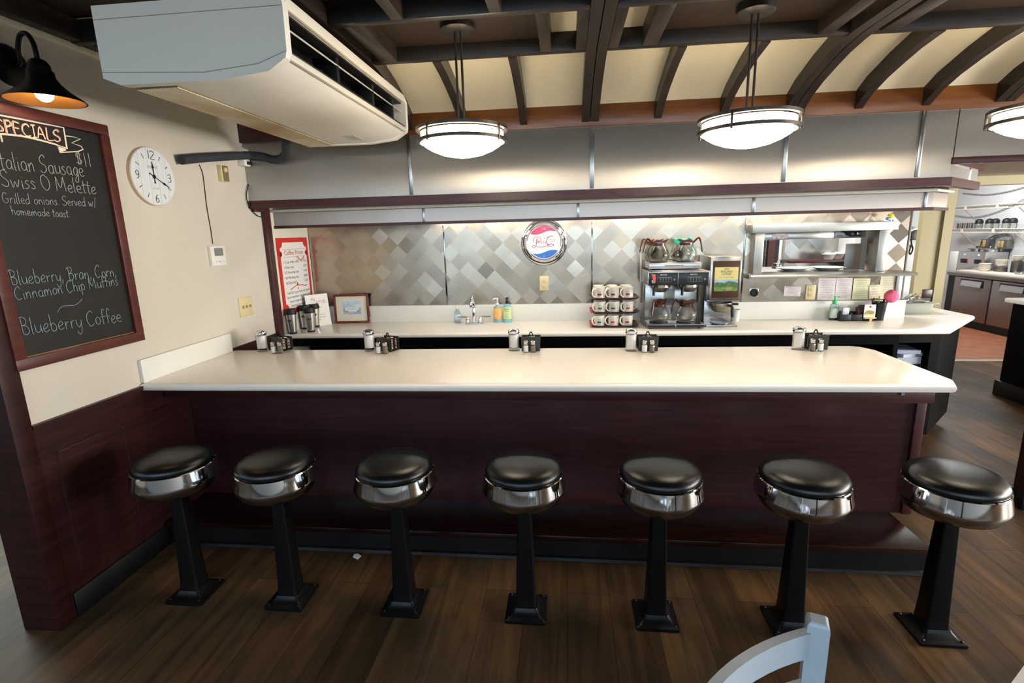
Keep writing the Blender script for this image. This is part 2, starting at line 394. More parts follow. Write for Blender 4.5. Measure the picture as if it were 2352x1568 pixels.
# hand lettering: each glyph is (advance, strokes)
G = {
 'a': (.55, [[(.45, .42), (.3, .5), (.1, .35), (.1, .12), (.25, 0), (.42, .15), (.45, .45)], [(.45, .42), (.44, .1), (.52, 0)]]),
 'b': (.55, [[(.1, 1), (.1, .5), (.1, .05)], [(.1, .3), (.28, .48), (.46, .3), (.4, .05), (.2, -.02), (.1, .1)]]),
 'd': (.6, [[(.45, .4), (.28, .5), (.08, .3), (.12, .04), (.3, 0), (.45, .2)], [(.48, 1), (.46, .5), (.48, 0)]]),
 'e': (.5, [[(.08, .22), (.3, .26), (.42, .38), (.28, .5), (.1, .36), (.08, .14), (.24, 0), (.46, .08)]]),
 'f': (.42, [[(.42, .9), (.28, 1), (.18, .85), (.18, .4), (.18, 0)], [(.02, .5), (.4, .5)]]),
 'g': (.55, [[(.44, .4), (.28, .5), (.1, .3), (.2, .04), (.38, .1), (.46, .4)], [(.46, .45), (.46, -.1), (.34, -.4), (.14, -.34), (.2, -.15), (.5, .05)]]),
 'h': (.55, [[(.1, 1), (.1, 0)], [(.1, .28), (.28, .5), (.42, .38), (.43, 0)]]),
 'i': (.25, [[(.12, .48), (.12, .05), (.2, 0)], [(.12, .68), (.13, .71)]]),
 'l': (.25, [[(.1, 1), (.1, .1), (.18, 0)]]),
 'm': (.8, [[(.08, .48), (.1, 0)], [(.1, .25), (.24, .48), (.34, .36), (.36, 0)], [(.36, .25), (.52, .48), (.64, .36), (.68, 0)]]),
 'n': (.55, [[(.08, .48), (.1, 0)], [(.1, .25), (.28, .48), (.4, .36), (.43, 0)]]),
 'o': (.52, [[(.28, .5), (.1, .34), (.12, .08), (.28, 0), (.44, .16), (.42, .4), (.26, .5)]]),
 'p': (.55, [[(.1, .5), (.1, -.4)], [(.1, .35), (.28, .5), (.45, .32), (.36, .04), (.12, .06)]]),
 'r': (.42, [[(.1, .48), (.1, 0)], [(.1, .25), (.22, .44), (.38, .46)]]),
 's': (.42, [[(.36, .44), (.2, .5), (.1, .38), (.3, .2), (.3, .06), (.14, 0), (.04, .06)]]),
 't': (.4, [[(.2, .85), (.18, .2), (.22, .02), (.34, .02)], [(.02, .55), (.38, .58)]]),
 'u': (.55, [[(.08, .48), (.1, .12), (.24, 0), (.42, .16), (.44, .48)], [(.44, .4), (.5, 0)]]),
 'v': (.45, [[(.05, .48), (.2, 0), (.4, .48)]]),
 'w': (.7, [[(.05, .48), (.16, 0), (.32, .36), (.46, 0), (.62, .5)]]),
 'y': (.52, [[(.06, .48), (.14, .12), (.3, .06), (.44, .3)], [(.46, .48), (.44, .0), (.32, -.4), (.12, -.36), (.08, -.2)]]),
 'A': (.7, [[(.05, 0), (.32, 1), (.6, 0)], [(.14, .38), (.5, .38)]]),
 'B': (.7, [[(.2, .95), (.2, .5), (.22, 0)], [(.0, .82), (.2, 1), (.5, .9), (.48, .62), (.22, .5)], [(.22, .5), (.52, .46), (.62, .2), (.44, 0), (.2, .02)]]),
 'C': (.7, [[(.6, .82), (.45, 1), (.15, .75), (.08, .35), (.28, 0), (.62, .12)]]),
 'E': (.6, [[(.5, .95), (.1, .95), (.1, .0), (.52, .02)], [(.1, .5), (.42, .52)]]),
 'G': (.75, [[(.58, .85), (.4, 1), (.12, .7), (.12, .2), (.4, 0), (.62, .2), (.62, .42)], [(.4, .42), (.7, .44)]]),
 'I': (.4, [[(.2, 1), (.2, 0)], [(.05, 1), (.36, 1)], [(.05, 0), (.36, 0)]]),
 'L': (.55, [[(.12, 1), (.1, 0), (.5, .04)]]),
 'M': (.95, [[(.08, 0), (.14, .95)], [(.14, .95), (.42, .25), (.72, .95)], [(.72, .95), (.82, 0)]]),
 'O': (.8, [[(.4, 1), (.12, .75), (.12, .25), (.38, 0), (.68, .25), (.66, .75), (.36, 1)]]),
 'P': (.6, [[(.12, 1), (.12, 0)], [(.12, .95), (.45, .92), (.5, .62), (.12, .45)]]),
 'S': (.65, [[(.56, .84), (.4, 1), (.14, .86), (.16, .6), (.5, .36), (.5, .1), (.28, 0), (.05, .14)]]),
 '1': (.3, [[(.15, 1), (.16, 0)]]),
 '2': (.55, [[(.06, .78), (.16, .97), (.36, 1), (.48, .82), (.44, .62), (.06, 0), (.5, 0)]]), '3': (.55, [[(.06, .88), (.24, 1), (.44, .9), (.42, .62), (.22, .53), (.46, .44), (.48, .14), (.26, 0), (.04, .1)]]),
 '6': (.55, [[(.42, .96), (.2, .8), (.07, .45), (.09, .12), (.27, 0), (.46, .14), (.46, .4), (.28, .54), (.1, .4)]]), '9': (.55, [[(.46, .6), (.28, .45), (.1, .6), (.1, .86), (.28, 1), (.46, .88), (.48, .5), (.38, .16), (.12, .04)]]),
 '$': (.5, [[(.42, .8), (.2, .85), (.1, .65), (.4, .35), (.34, .12), (.06, .16)], [(.2, 1), (.2, 0)], [(.32, 1), (.32, 0)]]),
 ',': (.25, [[(.14, .08), (.06, -.22)]]), '.': (.25, [[(.1, .02), (.13, .04)]]), '/': (.4, [[(.4, 1), (.12, -.2)]]),
 '~': (1.2, [[(0, 0), (.15, .32), (.45, .28), (.75, .1), (1.0, .16), (1.15, .36)]]), ' ': (.34, []),
}
def hand(mb, s, M, x0, y0, x1, h, wd, rise=0, bow=0):
    tot = sum(G[c][0] for c in s); k = (x1-x0)/tot; x = 0
    for c in s:
        a, st = G[c]
        for p in st:
            q = smooth(p, 4)
            def mp(px, py):
                t = (x+px)/tot
                return (x0+(x+px)*k, y0+py*h+rise*t+bow*4*t*(1-t)+h*.03*math.sin((x+px)*7))
            stroke(mb, [mp(*e) for e in q], M, wd, False)
        x += a
# ================================================================== the setting
XL, YB, ZC, ZB = -2.15, 4.16, .90, .886
o = struct('floor', MB().box(-5.2, 6.7, -2.8, 6.32, -.06, 0), M_floor)
o = struct('floor_kitchen', MB().box(-5.2, 6.7, 6.36, 10.2, -.06, 0), mat('quarry_tile', '8f5a3c', .5, col2='7c4a30', sc=7))
o = struct('trim_1', MB().box(2.6, 6.1, 6.32, 6.36, -.05, .006), mat('threshold_strip', 'a9a298', .5), label='pale threshold strip')
wl_ = struct('wall_left', MB().box(XL-.14, XL, 1.68, 4.3, 0, 2.75), M_wall, label='beige painted wall')
# nook end panel behind the back counter, pale, on the same wall
struct('trim_2', MB().box(XL, XL+.012, 3.60, 4.155, 1.03, 1.826), M_nook, wl_)
# wainscot on the left wall: stiles, rails and raised panels
ws = MB(); t = XL+.014
ws.box(XL, t, 1.727, 2.58, .0, .885)
for a, b in ((1.80, 2.03), (2.13, 2.42)):
    ws.prism([(a, .20), (b, .20), (b, .74), (a, .74)], t, t+.006, 'x')
    for (q, r2) in (((a, .20), (b, .20)), ((b, .20), (b, .74)), ((b, .74), (a, .74)), ((a, .74), (a, .20))):
        ws.tube([(t, q[0], q[1]), (t, r2[0], r2[1])], .007, 6)
ws.box(XL, t+.008, 1.727, 2.58, .872, .887)
ws.box(XL, t, 2.58, 3.53, .0, .915)
struct('trim_3', ws, M_mar, label='maroon wainscot panelling')
struct('baseboard_left', MB().box(XL, t+.008, 1.735, 2.57, 0, .115, .003), M_black)
# wall end: maroon corner post
struct('trim_4', MB().box(XL-.15, XL+.02, 1.65, 1.727, 0, 2.45, .004), M_mar, label='maroon post capping the wall end')
# upright maroon casing where the counter nook begins, and a head piece that joins the soffit trim
tr = MB(); tr.box(XL, XL+.03, 3.53, 3.60, .886, 1.83, .003); tr.box(XL, XL+.03, 3.42, 3.529, 1.785, 1.83, .002)
struct('trim_5', tr, M_trim)
# timber at the top of the left wall
tr = MB(); tr.box(XL, XL+.07, 1.6, 3.41, 2.455, 2.56, .003)
struct('trim_6', tr, M_rafx)
struct('trim_7', MB().box(XL, XL+.02, 1.6, 3.40, 2.43, 2.455, .003), M_cream)
# stainless soffit above the service line
so = struct('wall_soffit', MB().prism([(XL, 3.41), (2.254, 3.41), (2.77, 3.926), (2.77, 4.5), (XL, 4.5)], 1.84, 2.235), M_sheet, label='brushed stainless soffit')
b = MB()
for x in (-1.009, .164, 1.318, 2.07): b.box(x-.012, x+.012, 3.402, 3.412, 1.86, 2.235, .002)
struct('trim_8', b, mat('steel_batten', 'a7a5a1', .25, 1), so)
b = MB(); b.prism([(XL, 3.395), (2.26, 3.395), (2.80, 3.935), (2.77, 3.965), (2.245, 3.44), (XL, 3.44)], 1.805, 1.855)
struct('trim_9', b, M_trim, so)
b = MB(); b.tube([(XL+.02, 3.62, 1.795), (2.33, 3.62, 1.795), (2.62, 3.91, 1.795)], .010, 8)
struct('trim_10', b, mat('conduit_paint', 'bdb9ae', .5), so)
# valance with the strip lights behind it
va = struct('wall_valance', MB().prism([(XL+.012, 3.667), (2.345, 3.667), (2.60, 3.92), (2.588, 3.935), (2.338, 3.685), (XL+.012, 3.685)], 1.69, 1.84),
            sheet_mat('valance_steel', '857b72', .30, (1, 0, 0), .012), label='narrow stainless light valance')
b = MB(); b.prism([(XL+.012, 3.657), (2.35, 3.657), (2.615, 3.92), (2.59, 3.945), (2.335, 3.69), (XL+.012, 3.69)], 1.672, 1.692)
struct('trim_11', b, M_trim, va)
b = MB()
for x in (-1.008, .083, 1.241, 2.30): b.box(x-.009, x+.009, 3.660, 3.668, 1.692, 1.79, .001)
struct('trim_12', b, M_steel, va)
# underside of the soffit recess
struct('ceiling_recess', MB().prism([(XL, 3.45), (2.3, 3.45), (2.75, 3.95), (2.75, 4.4), (XL, 4.4)], 1.825, 1.84), M_white)
# higher soffit over the passage on the right
hs = struct('wall_soffit_passage', MB().box(2.262, 6.6, 3.41, 4.75, 1.955, 2.235), M_sheet)
struct('trim_13', MB().box(2.25, 6.6, 3.395, 3.43, 1.93, 1.965, .002), M_trim, hs)
struct('trim_14', MB().prism([(2.25, 3.40), (2.28, 3.40), (2.80, 3.92), (2.78, 3.945)], 1.925, 1.955), M_trim, hs)
struct('trim_15', MB().tube([(2.60, 3.752, 1.85), (2.60, 3.752, 1.94)], .007, 6), M_steel, hs)
# backsplash wall: diamond steel with a pass-through opening
PX0, PX1, PZ0, PZ1 = 1.47, 2.30, 1.222, 1.56
bs = MB(); Y0, Y1 = YB, YB+.10
bs.box(XL, PX0, Y0, Y1, ZB, 1.84); bs.box(PX1, 2.53, Y0, Y1, ZB, 1.84); bs.box(PX0, PX1, Y0, Y1, ZB, PZ0); bs.box(PX0, PX1, Y0, Y1, PZ1, 1.84)
wb = struct('wall_backsplash', bs, M_diamond, label='diamond-ground stainless backsplash')
b = MB()
for x in (-.987, .203, 1.362): b.box(x-.006, x+.006, YB-.006, YB+.002, 1.02, 1.84, .001)
struct('trim_16', b, mat('chrome_seam', '8c8f93', .12, 1), wb)
struct('trim_17', MB().box(2.525, 2.540, YB-.004, YB+.112, 1.02, 1.84, .002), mat('brown_reflection_edge', '6e6258', .4), wb)  # strip coloured after the brown reflection at the steel's end
# lower wall under it, closed to the floor
struct('wall_back', MB().box(XL-.14, 2.53, YB, YB+.10, 0, ZB), M_white)
struct('wall_nook_side', MB().box(XL-.14, XL, 4.3, 5.9, 0, 2.75), M_white)
# kitchen shell
struct('wall_kitchen_back', MB().box(-5.2, 6.8, 10.2, 10.35, 0, 3.0), M_white)
# corrugated white wall behind the kitchen bench
cw = MB(); n = 150; P = []
for i in range(n+1):
    y = 4.8+5.4*i/n; P.append((6.60+(.012 if i % 2 else 0), y))
cw.prism(P+[(6.75, 10.2), (6.75, 4.8)], 0, 3.0)
struct('wall_right', cw, M_white, label='white corrugated kitchen wall')
struct('wall_cook_back', MB().box(.6, 2.75, 5.60, 5.70, 0, 2.6), M_diamond2, label='diamond steel wall behind the pass')
struct('wall_front_right', MB().box(6.6, 6.75, -2.8, 4.8, 0, 2.75), M_wall)
struct('wall_far_left', MB().box(-5.3, -5.2, -2.8, 10.2, 0, 2.75), M_wall)
# wall behind the camera with a row of diner windows
fw = MB(); fw.box(-5.2, 6.7, -2.9, -2.8, 0, .92); fw.box(-5.2, 6.7, -2.9, -2.8, 2.4, 2.75)
xs = [-5.2]+[e for wx, ww in WIN for e in (wx-ww/2, wx+ww/2)]+[6.7]
for i in range(0, len(xs), 2): fw.box(xs[i], xs[i+1], -2.9, -2.8, .92, 2.4)
struct('wall_front', fw, mat('cool_grey_paint', 'b4bcc2', .6, var=.02))
for i, (wx, ww) in enumerate(WIN):
    f = MB()
    for a, b2, c, d in ((wx-ww/2, wx+ww/2, .92, .96), (wx-ww/2, wx+ww/2, 2.36, 2.4), (wx-ww/2, wx-ww/2+.04, .96, 2.36), (wx+ww/2-.04, wx+ww/2, .96, 2.36), (wx-.02, wx+.02, .96, 2.36)):
        f.box(a, b2, -2.9, -2.78, c, d)
    struct('window_%d' % (i+1), f, M_nook)
n0 = len(WIN)
for i, (x, y, hw) in enumerate([(-5.19, -1.9, .42), (-5.19, -.6, .42), (-5.19, .7, .42), (-5.19, 3.0, .82), (6.59, .7, .87), (6.59, 2.7, .87)]):   # frames added on closed walls around the side lamps
    f = MB(); z0, z1 = (.78, 2.22) if i < 3 else (.66, 2.08)
    for a, b2, c, d in ((y-hw-.05, y+hw+.05, z0-.05, z0), (y-hw-.05, y+hw+.05, z1, z1+.05), (y-hw-.05, y-hw, z0, z1), (y+hw, y+hw+.05, z0, z1)): f.box(x-.03, x+.03, a, b2, c, d)
    struct('window_%d' % (n0+i+1), f, M_nook)
# ceilings: dark timber deck behind, cream barrel panels between the rafters
PR = [(3.44, 2.335), (3.30, 2.405), (3.10, 2.468), (2.92, 2.51), (2.745, 2.535), (2.5, 2.54), (2.2, 2.54)]
cm = MB(); cm.prism(PR+[(2.2, 2.60), (3.44, 2.60)], XL, 6.6, 'x'); struct('ceiling', cm, M_cream, label='cream barrel ceiling panels')
struct('ceiling_deck', MB().box(-5.2, 6.7, -2.8, 2.22, 2.54, 2.60), M_ply, label='dark wood ceiling')
struct('ceiling_kitchen', MB().box(-5.2, 6.7, 4.5, 10.2, 2.9, 3.0), M_white)
struct('beam', MB().box(XL, 6.6, 3.40, 3.46, 2.228, 2.375, .004), M_beam, label='orange-brown timber wall plate')
RB = [(3.41, 2.25), (3.30, 2.315), (3.18, 2.36), (3.05, 2.395), (2.92, 2.425), (2.80, 2.442), (2.70, 2.45)]
struct('beam_shade_block', MB().box(XL, -1.25, 3.383, 3.40, 2.225, 2.40, .002), M_trim)  # dark block added over the beam's left end, standing in for its shade
def rafter(x0, x1, y_end):
    lo = RB+[(y_end, 2.45)] if y_end < 2.7 else RB[:-2]+[(2.80, 2.442), (2.763, 2.446)]
    up = [(y, z+.10) for y, z in lo][::-1]
    return MB().prism(lo+up, x0, x1, 'x')
k = 1
for x in (-.645, -.262, .557, .94, 1.70, 2.065, 2.85, 3.25):
    o = struct('beam_rafter', rafter(x-.022, x+.022, 2.72), M_raf)
for x in (-1.02, .15, 1.345, 2.48, 3.65):
    for s in (-1, 1): o = struct('beam_rafter', rafter(x+s*.027-.0245, x+s*.027+.0245, -1.5), M_raf)
for y in (2.742, 2.252, 1.75, 1.25):
    b = MB(); e = [XL, -1.075, -.965, .097, .203, 1.292, 1.398, 2.427, 2.533, 3.6]
    for i in range(0, len(e), 2): b.box(e[i], e[i+1], y-.02, y+.02, 2.45, 2.545, .002)
    struct('beam_purlin', b, M_rafx)
for a, b2 in ((-.92, -.835), (-.12, -.068), (.05, .097), (.203, .25), (.362, .432), (1.147, 1.21), (1.42, 1.50), (-1.14, -1.075), (2.30, 2.36), (2.55, 2.62)):
    struct('beam_block', MB().box(a, b2, 2.272, 2.722, 2.45, 2.545, .002), M_raf)
for a, b2 in ((-.70, -.65), (-.30, -.25), (.55, .60), (.93, .98), (1.7, 1.75)):
    struct('beam_block', MB().box(a, b2, 1.27, 2.232, 2.45, 2.545, .002), M_raf)
for a, b2 in ((-.835, -.12), (.432, 1.147), (1.50, 2.30), (-2.1, -1.14)):
    struct('ceiling_board', MB().box(a, b2, 2.272, 2.722, 2.515, 2.54), M_ply)
# ================================================================== lunch counter
lc = thing('lunch_counter', 'maroon panelled counter front with dark foot ledge behind the seven stools', 'counter', (-.2, 2.7, 0))
def roundtop(x0, x1, y0, y1, z0, z1, M=None):
    n = 8; h = (z1-z0)/2; prof = [(y0+h-h*math.sin(PI*i/n), z0+h-h*math.cos(PI*i/n)) for i in range(n+1)]
    return MB().prism(prof+[(y1, z1), (y1, z0)], x0, x1, 'x', M)
ct = MB()
n = 8; h = .021; prof = [(h-h*math.sin(PI*i/n), ZC-2*h+h-h*math.cos(PI*i/n)) for i in range(n+1)]
E0 = [(XL+.001, 2.275), (1.70, 2.335), (1.745, 2.42), (1.745, 3.02), (1.71, 3.10), (1.66, 3.135), (XL+.001, 3.04)]
def inset(poly, d):
    out = []; q = len(poly)
    for i in range(q):
        p0, p1, p2 = Vector(poly[i-1]), Vector(poly[i]), Vector(poly[(i+1) % q])
        a = (p1-p0).normalized(); b = (p2-p1).normalized(); na = Vector((-a.y, a.x)); nb = Vector((-b.y, b.x))
        mdir = (na+nb); mdir = mdir/max(.2, mdir.dot(na)); out.append(p1+mdir*d)
    return out
def slab(poly, z0, z1, rad=.02, rnd=True):
    m_ = MB(); h = (z1-z0)/2; rings = []
    N = 8
    for i in range(N+1):
        a = PI*i/N; d = h-h*math.sin(a) if rnd else 0
        rings.append([(p.x, p.y, z0+h-h*math.cos(a)) for p in inset(poly, d)])
    m_.loft(rings); return m_
solo('countertop', slab(E0, ZC-.042, ZC), M_top, 'long cream white countertop with rounded front edge above the stools', 'countertop')
struct('trim_28', MB().box(XL+.001, XL+.02, 2.29, 3.0, ZC, ZC+.118, .001), M_splash, label='white upstand on the left wall above the countertop')
wobj('apron', MB().box(XL+.02, 1.66, 2.40, 2.44, .79, ZC-.043, .003), M_marh, lc)
for bx in (-2.02, -1.92, 1.52):
    wobj('bracket', MB().box(bx-.007, bx+.007, 2.394, 2.401, .83, ZC-.042), mat('zinc_bracket', '8a9296', .4, .8), lc)
wobj('front_panel', MB().box(XL+.016, 1.70, 2.58, 2.62, .14, ZC-.043), M_marh, lc)
wobj('end_trim', MB().box(1.70, 1.745, 2.565, 2.64, .14, ZC-.043, .003), M_trim, lc)
fr = MB(); fr.box(XL+.02, 1.655, 2.262, 2.60, .112, .14, .004)
wobj('foot_ledge', fr, M_foot, lc, 'glossy dark wood foot ledge')
wobj('toe_kick', MB().box(XL+.024, 1.65, 2.285, 2.60, 0, .112), M_black, lc)
tk = MB(); tk.prism([(2.285, 0), (2.268, 0), (2.272, .014), (2.285, .02)], XL+.024, 1.65, 'x'); wobj('cove_base', tk, M_black, lc)
wobj('back_shelf', MB().box(XL+.02, 1.66, 2.62, 2.98, .45, .47), M_cab, lc)
# ------------------------------------------------------------------ back counter
bc = thing('base_cabinet', 'black base cabinets with open bays under the white back worktop', 'cabinet', (.2, 3.9, 0))
E1 = [(XL+.001, 3.64), (2.60, 3.70), (3.13, 4.24), (3.13, 4.80), (2.545, 4.80), (2.545, YB-.001), (XL+.001, YB-.001)]
solo('worktop', slab(E1, ZB-.04, ZB, rnd=True), M_top, 'white back worktop with clipped corner along the steel backsplash', 'countertop')
us = MB(); us.box(XL+.001, 2.56, YB-.02, YB, ZB, 1.024, .001); us.box(XL+.001, XL+.02, 3.65, YB-.021, ZB, 1.024, .001)
struct('trim_29', us, M_splash, label='white upstand behind the back worktop')
ba = MB(); body = [(XL+.02, 3.72), (2.58, 3.76), (3.05, 4.26), (3.05, 4.78), (2.56, 4.78), (2.56, YB-.002), (XL+.02, YB-.002)]
ba.prism(body, .10, .16); ba.prism([(XL+.02, 3.99), (2.3, 4.0), (2.3, YB-.002), (XL+.02, YB-.002)], .16, ZB-.041)
ba.prism([(XL+.02, 3.72), (2.30, 3.74), (2.30, 3.77), (XL+.02, 3.75)], .77, ZB-.041)
ba.prism([(2.52, 3.757), (2.58, 3.76), (3.05, 4.26), (3.05, 4.78), (2.56, 4.78), (2.56, YB-.002), (2.52, YB-.002)], .16, ZB-.041)
ba.prism([(2.30, 3.74), (2.52, 3.757), (2.52, 3.79), (2.30, 3.77)], .78, ZB-.041)
ba.prism([(2.29, 3.78), (2.53, 3.78), (2.53, 4.1), (2.29, 4.1)], .60, .615)
for x in (-1.2, -.3, .6, 1.5, 2.27): ba.box(x, x+.03, 3.74, 4.0, .16, ZB-.041)
ba.box(XL+.02, 2.3, 3.76, 4.0, .45, .47)
wobj('cabinet_base', ba, M_cab, bc)
wobj('plinth', MB().prism([(XL+.02, 3.80), (2.52, 3.83), (2.95, 4.30), (2.95, 4.75), (2.56, 4.75), (2.56, YB-.002), (XL+.02, YB-.002)], 0, .10), M_black, bc)
# things kept in and under it
ZSH = .49
p0 = Vector((2.40, 3.93, .49))
pm = mat('blue_white_paper', 'aeb8cc', .7, var=.05)
for i, (z0, z1, r) in enumerate(((.616, .665, .1), (.666, .69, .35), (.691, .716, -.1))):
    solo('paper_pile', MB().box(-.085, .085, -.10, .10, z0, z1, M=T(2.405, 3.89, 0) @ RZ(r)), pm,
         ['sheaf of pale papers lowest on the shelf under the back counter end', 'middle sheaf of papers turned askew under the back counter end', 'topmost sheaf of bluish papers under the back counter end'][i], 'papers', 'paper piles under the back counter')
# ================================================================== stools
st = thing('counter_stool', 'round stool', 'stool', (0, 0, 0), 0, 'counter stools')
def sq(hw, z, r=.25, n=4):
    out = []
    for cx, cy2, a0 in ((1, 1, 0), (-1, 1, PI/2), (-1, -1, PI), (1, -1, 1.5*PI)):
        for i in range(n+1):
            a = a0+PI/2*i/n; out.append((hw*(cx*(1-r)+r*math.cos(a)), hw*(cy2*(1-r)+r*math.sin(a)), z))
    return out
obj('cushion', MB().lathe([(.148, .640), (.156, .648), (.158, .658), (.152, .672), (.138, .684), (.11, .692), (.06, .697), (0, .699)], 56), M_vinyl, st)
rim = MB().ring([(.150, .640), (.157, .646), (.161, .643), (.171, .592), (.172, .584), (.169, .578), (.155, .578)], 64)
obj('chrome_rim', rim, M_chrome, st)
obj('lower_ring', MB().lathe([(.050, .536), (.138, .536), (.147, .540), (.166, .575), (.166, .580), (.14, .60), (.05, .60)], 64), M_alu, st)
obj('post', MB().loft([sq(.048, .012), sq(.044, .03), sq(.040, .10), sq(.0275, .50), sq(.0275, .54)]), M_iron, st)
ob = MB(); ob.loft([sq(.086, 0, .08), sq(.087, .004, .08), sq(.086, .012, .08), sq(.083, .014, .08), sq(.066, .017, .15), sq(.052, .034, .2), sq(.047, .045, .25)])
base = obj('floor_plate', ob, M_iron, st)
for a in (-1, 1):
    for b2 in (-1, 1): obj('bolt', MB().lathe([(.006, .014), (.006, .018), (.003, .021), (0, .021)], 8, (a*.07, b2*.07, 0)), M_matt, base)
names = ['leftmost of the seven round stools, beside the maroon wainscot wall', 'second stool from the wainscot wall, black cushion with chrome rim',
         'third stool from the wainscot wall, between the torn scrap and the middle stool', 'middle stool of the seven, four from either end of the row',
         'fifth stool from the left wall, its rim the brightest mirror chrome', 'sixth stool from the left wall, its base partly behind the grey chair back',
         'rightmost stool at the open end of the counter, nearest the passage']
SX = [-1.7155, -1.244, -.7155, -.1757, .3663, .9045, 1.4386]
for i, x in enumerate(SX):
    o = st if i == 0 else dup(st, (0, 0, 0))
    o.location = (x, 1.92, 0); o['label'] = names[i]
# ================================================================== pendant lamps
pl = thing('pendant_lamp', 'pendant', 'lamp', (0, 0, 0), 0, 'drum pendants over the counter')
# origin at the top ring's centre, z = 0
obj('canopy', MB().lathe([(.072, .415), (.078, .420), (.078, .452), (0, .452)][::1], 40), M_bronze, pl)
for sx in (-.013, .013): obj('rod', MB().tube([(sx, 0, .0), (sx, 0, .42)], .0055, 10), M_bronze, pl)
obj('top_plate', MB().lathe([(.0, -.012), (.13, -.012), (.13, -.004), (.03, .008), (.0, .008)], 48), M_bronze, pl)
def band(z, r=.213, t=.016, hh=.007): return MB().ring([(r, z-hh), (r, z+hh), (r-t, z+hh), (r-t, z-hh)], 72)
obj('upper_ring', band(0), M_ring, pl); obj('lower_ring', band(-.052), M_ring, pl)
obj('diffuser', MB().lathe([(0, -.122), (.05, -.119), (.10, -.108), (.145, -.090), (.175, -.072), (.190, -.055), (.192, -.04), (.192, -.012)], 64), M_glow, pl, 'glowing white glass bowl')
for a in (-2.18, -.5, 1.05, 2.6):
    obj('strap', MB().box(.205, .2155, -.0045, .0045, -.066, .005, .001, M=RZ(a)), M_ring, pl)
for i, (x, z, lb) in enumerate(((-.481, 2.072, 'lit drum pendant with bronze rings hanging beside the ceiling air conditioner'),
                                (.800, 2.062, 'lit drum pendant hanging over the middle right of the counter'),
                                (2.02, 2.052, 'lit drum pendant at the right, cut off by the photo edge'))):
    o = pl if i == 0 else dup(pl, (0, 0, 0))
    o.location = (x, 2.5, z); o['label'] = lb
# ================================================================== strip lights behind the valance
for i, (x0, x1, lb) in enumerate(((-1.15, .05, 'left strip light behind the stainless valance'), (.08, 1.28, 'middle strip light behind the stainless valance'), (1.30, 2.1, 'right strip light behind the stainless valance'))):
    t = thing('strip_light', lb, 'light', ((x0+x1)/2, 3.86, 1.80), 0, 'fluorescent strips behind the valance')
    wobj('housing', MB().box(x0, x1, 3.80, 3.92, 1.79, 1.824, .004), M_white, t)
    wobj('tube', MB().tube([(x0+.03, 3.86, 1.765), (x1-.03, 3.86, 1.765)], .016, 12), M_tube, t)
    for xe in (x0+.02, x1-.02): wobj('socket', MB().box(xe-.012, xe+.012, 3.845, 3.875, 1.745, 1.795, .002), M_white, t)
# ================================================================== ceiling air conditioner
ac = thing('air_conditioner', 'large off-white ceiling air conditioner above the wall clock', 'air conditioner', (-1.3, 2.5, 2.15))
XA, XB = -1.635, -.945; YN, YF = 1.82, 3.20
hb = MB(); sec = [(XA, 2.40), (XA, 2.175), (XA+.06, 2.152), (-1.18, 2.150), (-1.02, 2.168), (XB-.02, 2.205), (XB-.02, 2.225), (XB-.17, 2.225), (XB-.17, 2.365), (XB-.02, 2.365), (XB-.02, 2.40)]
hb.prism([(x, z) for x, z in sec], YN+.02, YF-.02, 'y'); wobj('housing', hb, M_acb, ac)
for y0, y1 in ((YN, YN+.035), (YF-.035, YF)):
    eb = MB(); e2 = [(XA-.004, 2.405), (XA-.004, 2.172), (XA+.06, 2.147), (-1.18, 2.145), (-1.015, 2.163), (XB-.004, 2.203), (XB+.002, 2.225), (XB+.004, 2.37), (XB-.01, 2.405)]
    eb.prism(e2, y0, y1, 'y'); wobj('end_panel', eb, M_acb, ac)
seam = MB(); seam.tube([(XA-.004, YN-.001, 2.192), (-1.25, YN-.001, 2.172), (-1.05, YN-.001, 2.188), (XB, YN-.001, 2.222)], .0012, 4); seam.tube([(XA-.004, YN-.001, 2.36), (XB, YN-.001, 2.362)], .0012, 4)
wobj('seam_line', seam, mat('seam_shadow', '9b998f', .6), ac)
# outlet side
of = MB(); of.box(XB-.02, XB, YN+.03, YF-.03, 2.365, 2.405, .003); of.box(XB-.02, XB, YN+.03, YF-.03, 2.203, 2.226, .003)
wobj('outlet_frame', of, M_acw, ac)
wobj('outlet_cavity', MB().box(XB-.168, XB-.16, YN+.036, YF-.036, 2.225, 2.365), M_matt, ac)
cl = MB(); cl.box(XB-.165, XB-.022, YN+.036, YF-.036, 2.358, 2.3645); cl.box(XB-.165, XB-.022, YN+.036, YF-.036, 2.2255, 2.229); cl.box(XB-.165, XB-.005, YN+.0352, YN+.038, 2.228, 2.363)
wobj('outlet_shade_liner', cl, M_matt, ac)  # matt black sheets added to imitate the deep shade inside the outlet
Mv = T(XB-.03, 0, 2.318) @ Matrix.Rotation(.55, 4, 'Y')
v = MB(); v.box(-.012, .012, YN+.06, YF-.04, -.003, .003, .001, M=Mv); wobj('louver', v, mat('louver_grey', 'bdb8a8', .35), ac)
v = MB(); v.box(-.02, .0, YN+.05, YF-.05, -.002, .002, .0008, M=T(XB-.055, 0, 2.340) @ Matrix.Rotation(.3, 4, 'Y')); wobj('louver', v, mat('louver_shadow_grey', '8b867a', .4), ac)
for i in range(15):
    y = YN+.09+i*(YF-YN-.18)/14
    wobj('vane', MB().prism([(XB-.155, 2.232), (XB-.06, 2.235), (XB-.075, 2.29), (XB-.15, 2.31)], y-.0015, y+.0015, 'y', M=T(0, y, 0) @ Matrix.Rotation(.0, 4, 'Z') @ T(0, -y, 0)), mat('vane_dark', '3b4650', .3), ac)
for y in (2.29, 2.70, 3.0):
    wobj('louver_arm', MB().box(XB-.13, XB-.02, y-.012, y+.012, 2.228, 2.345, .004), M_matt, ac)
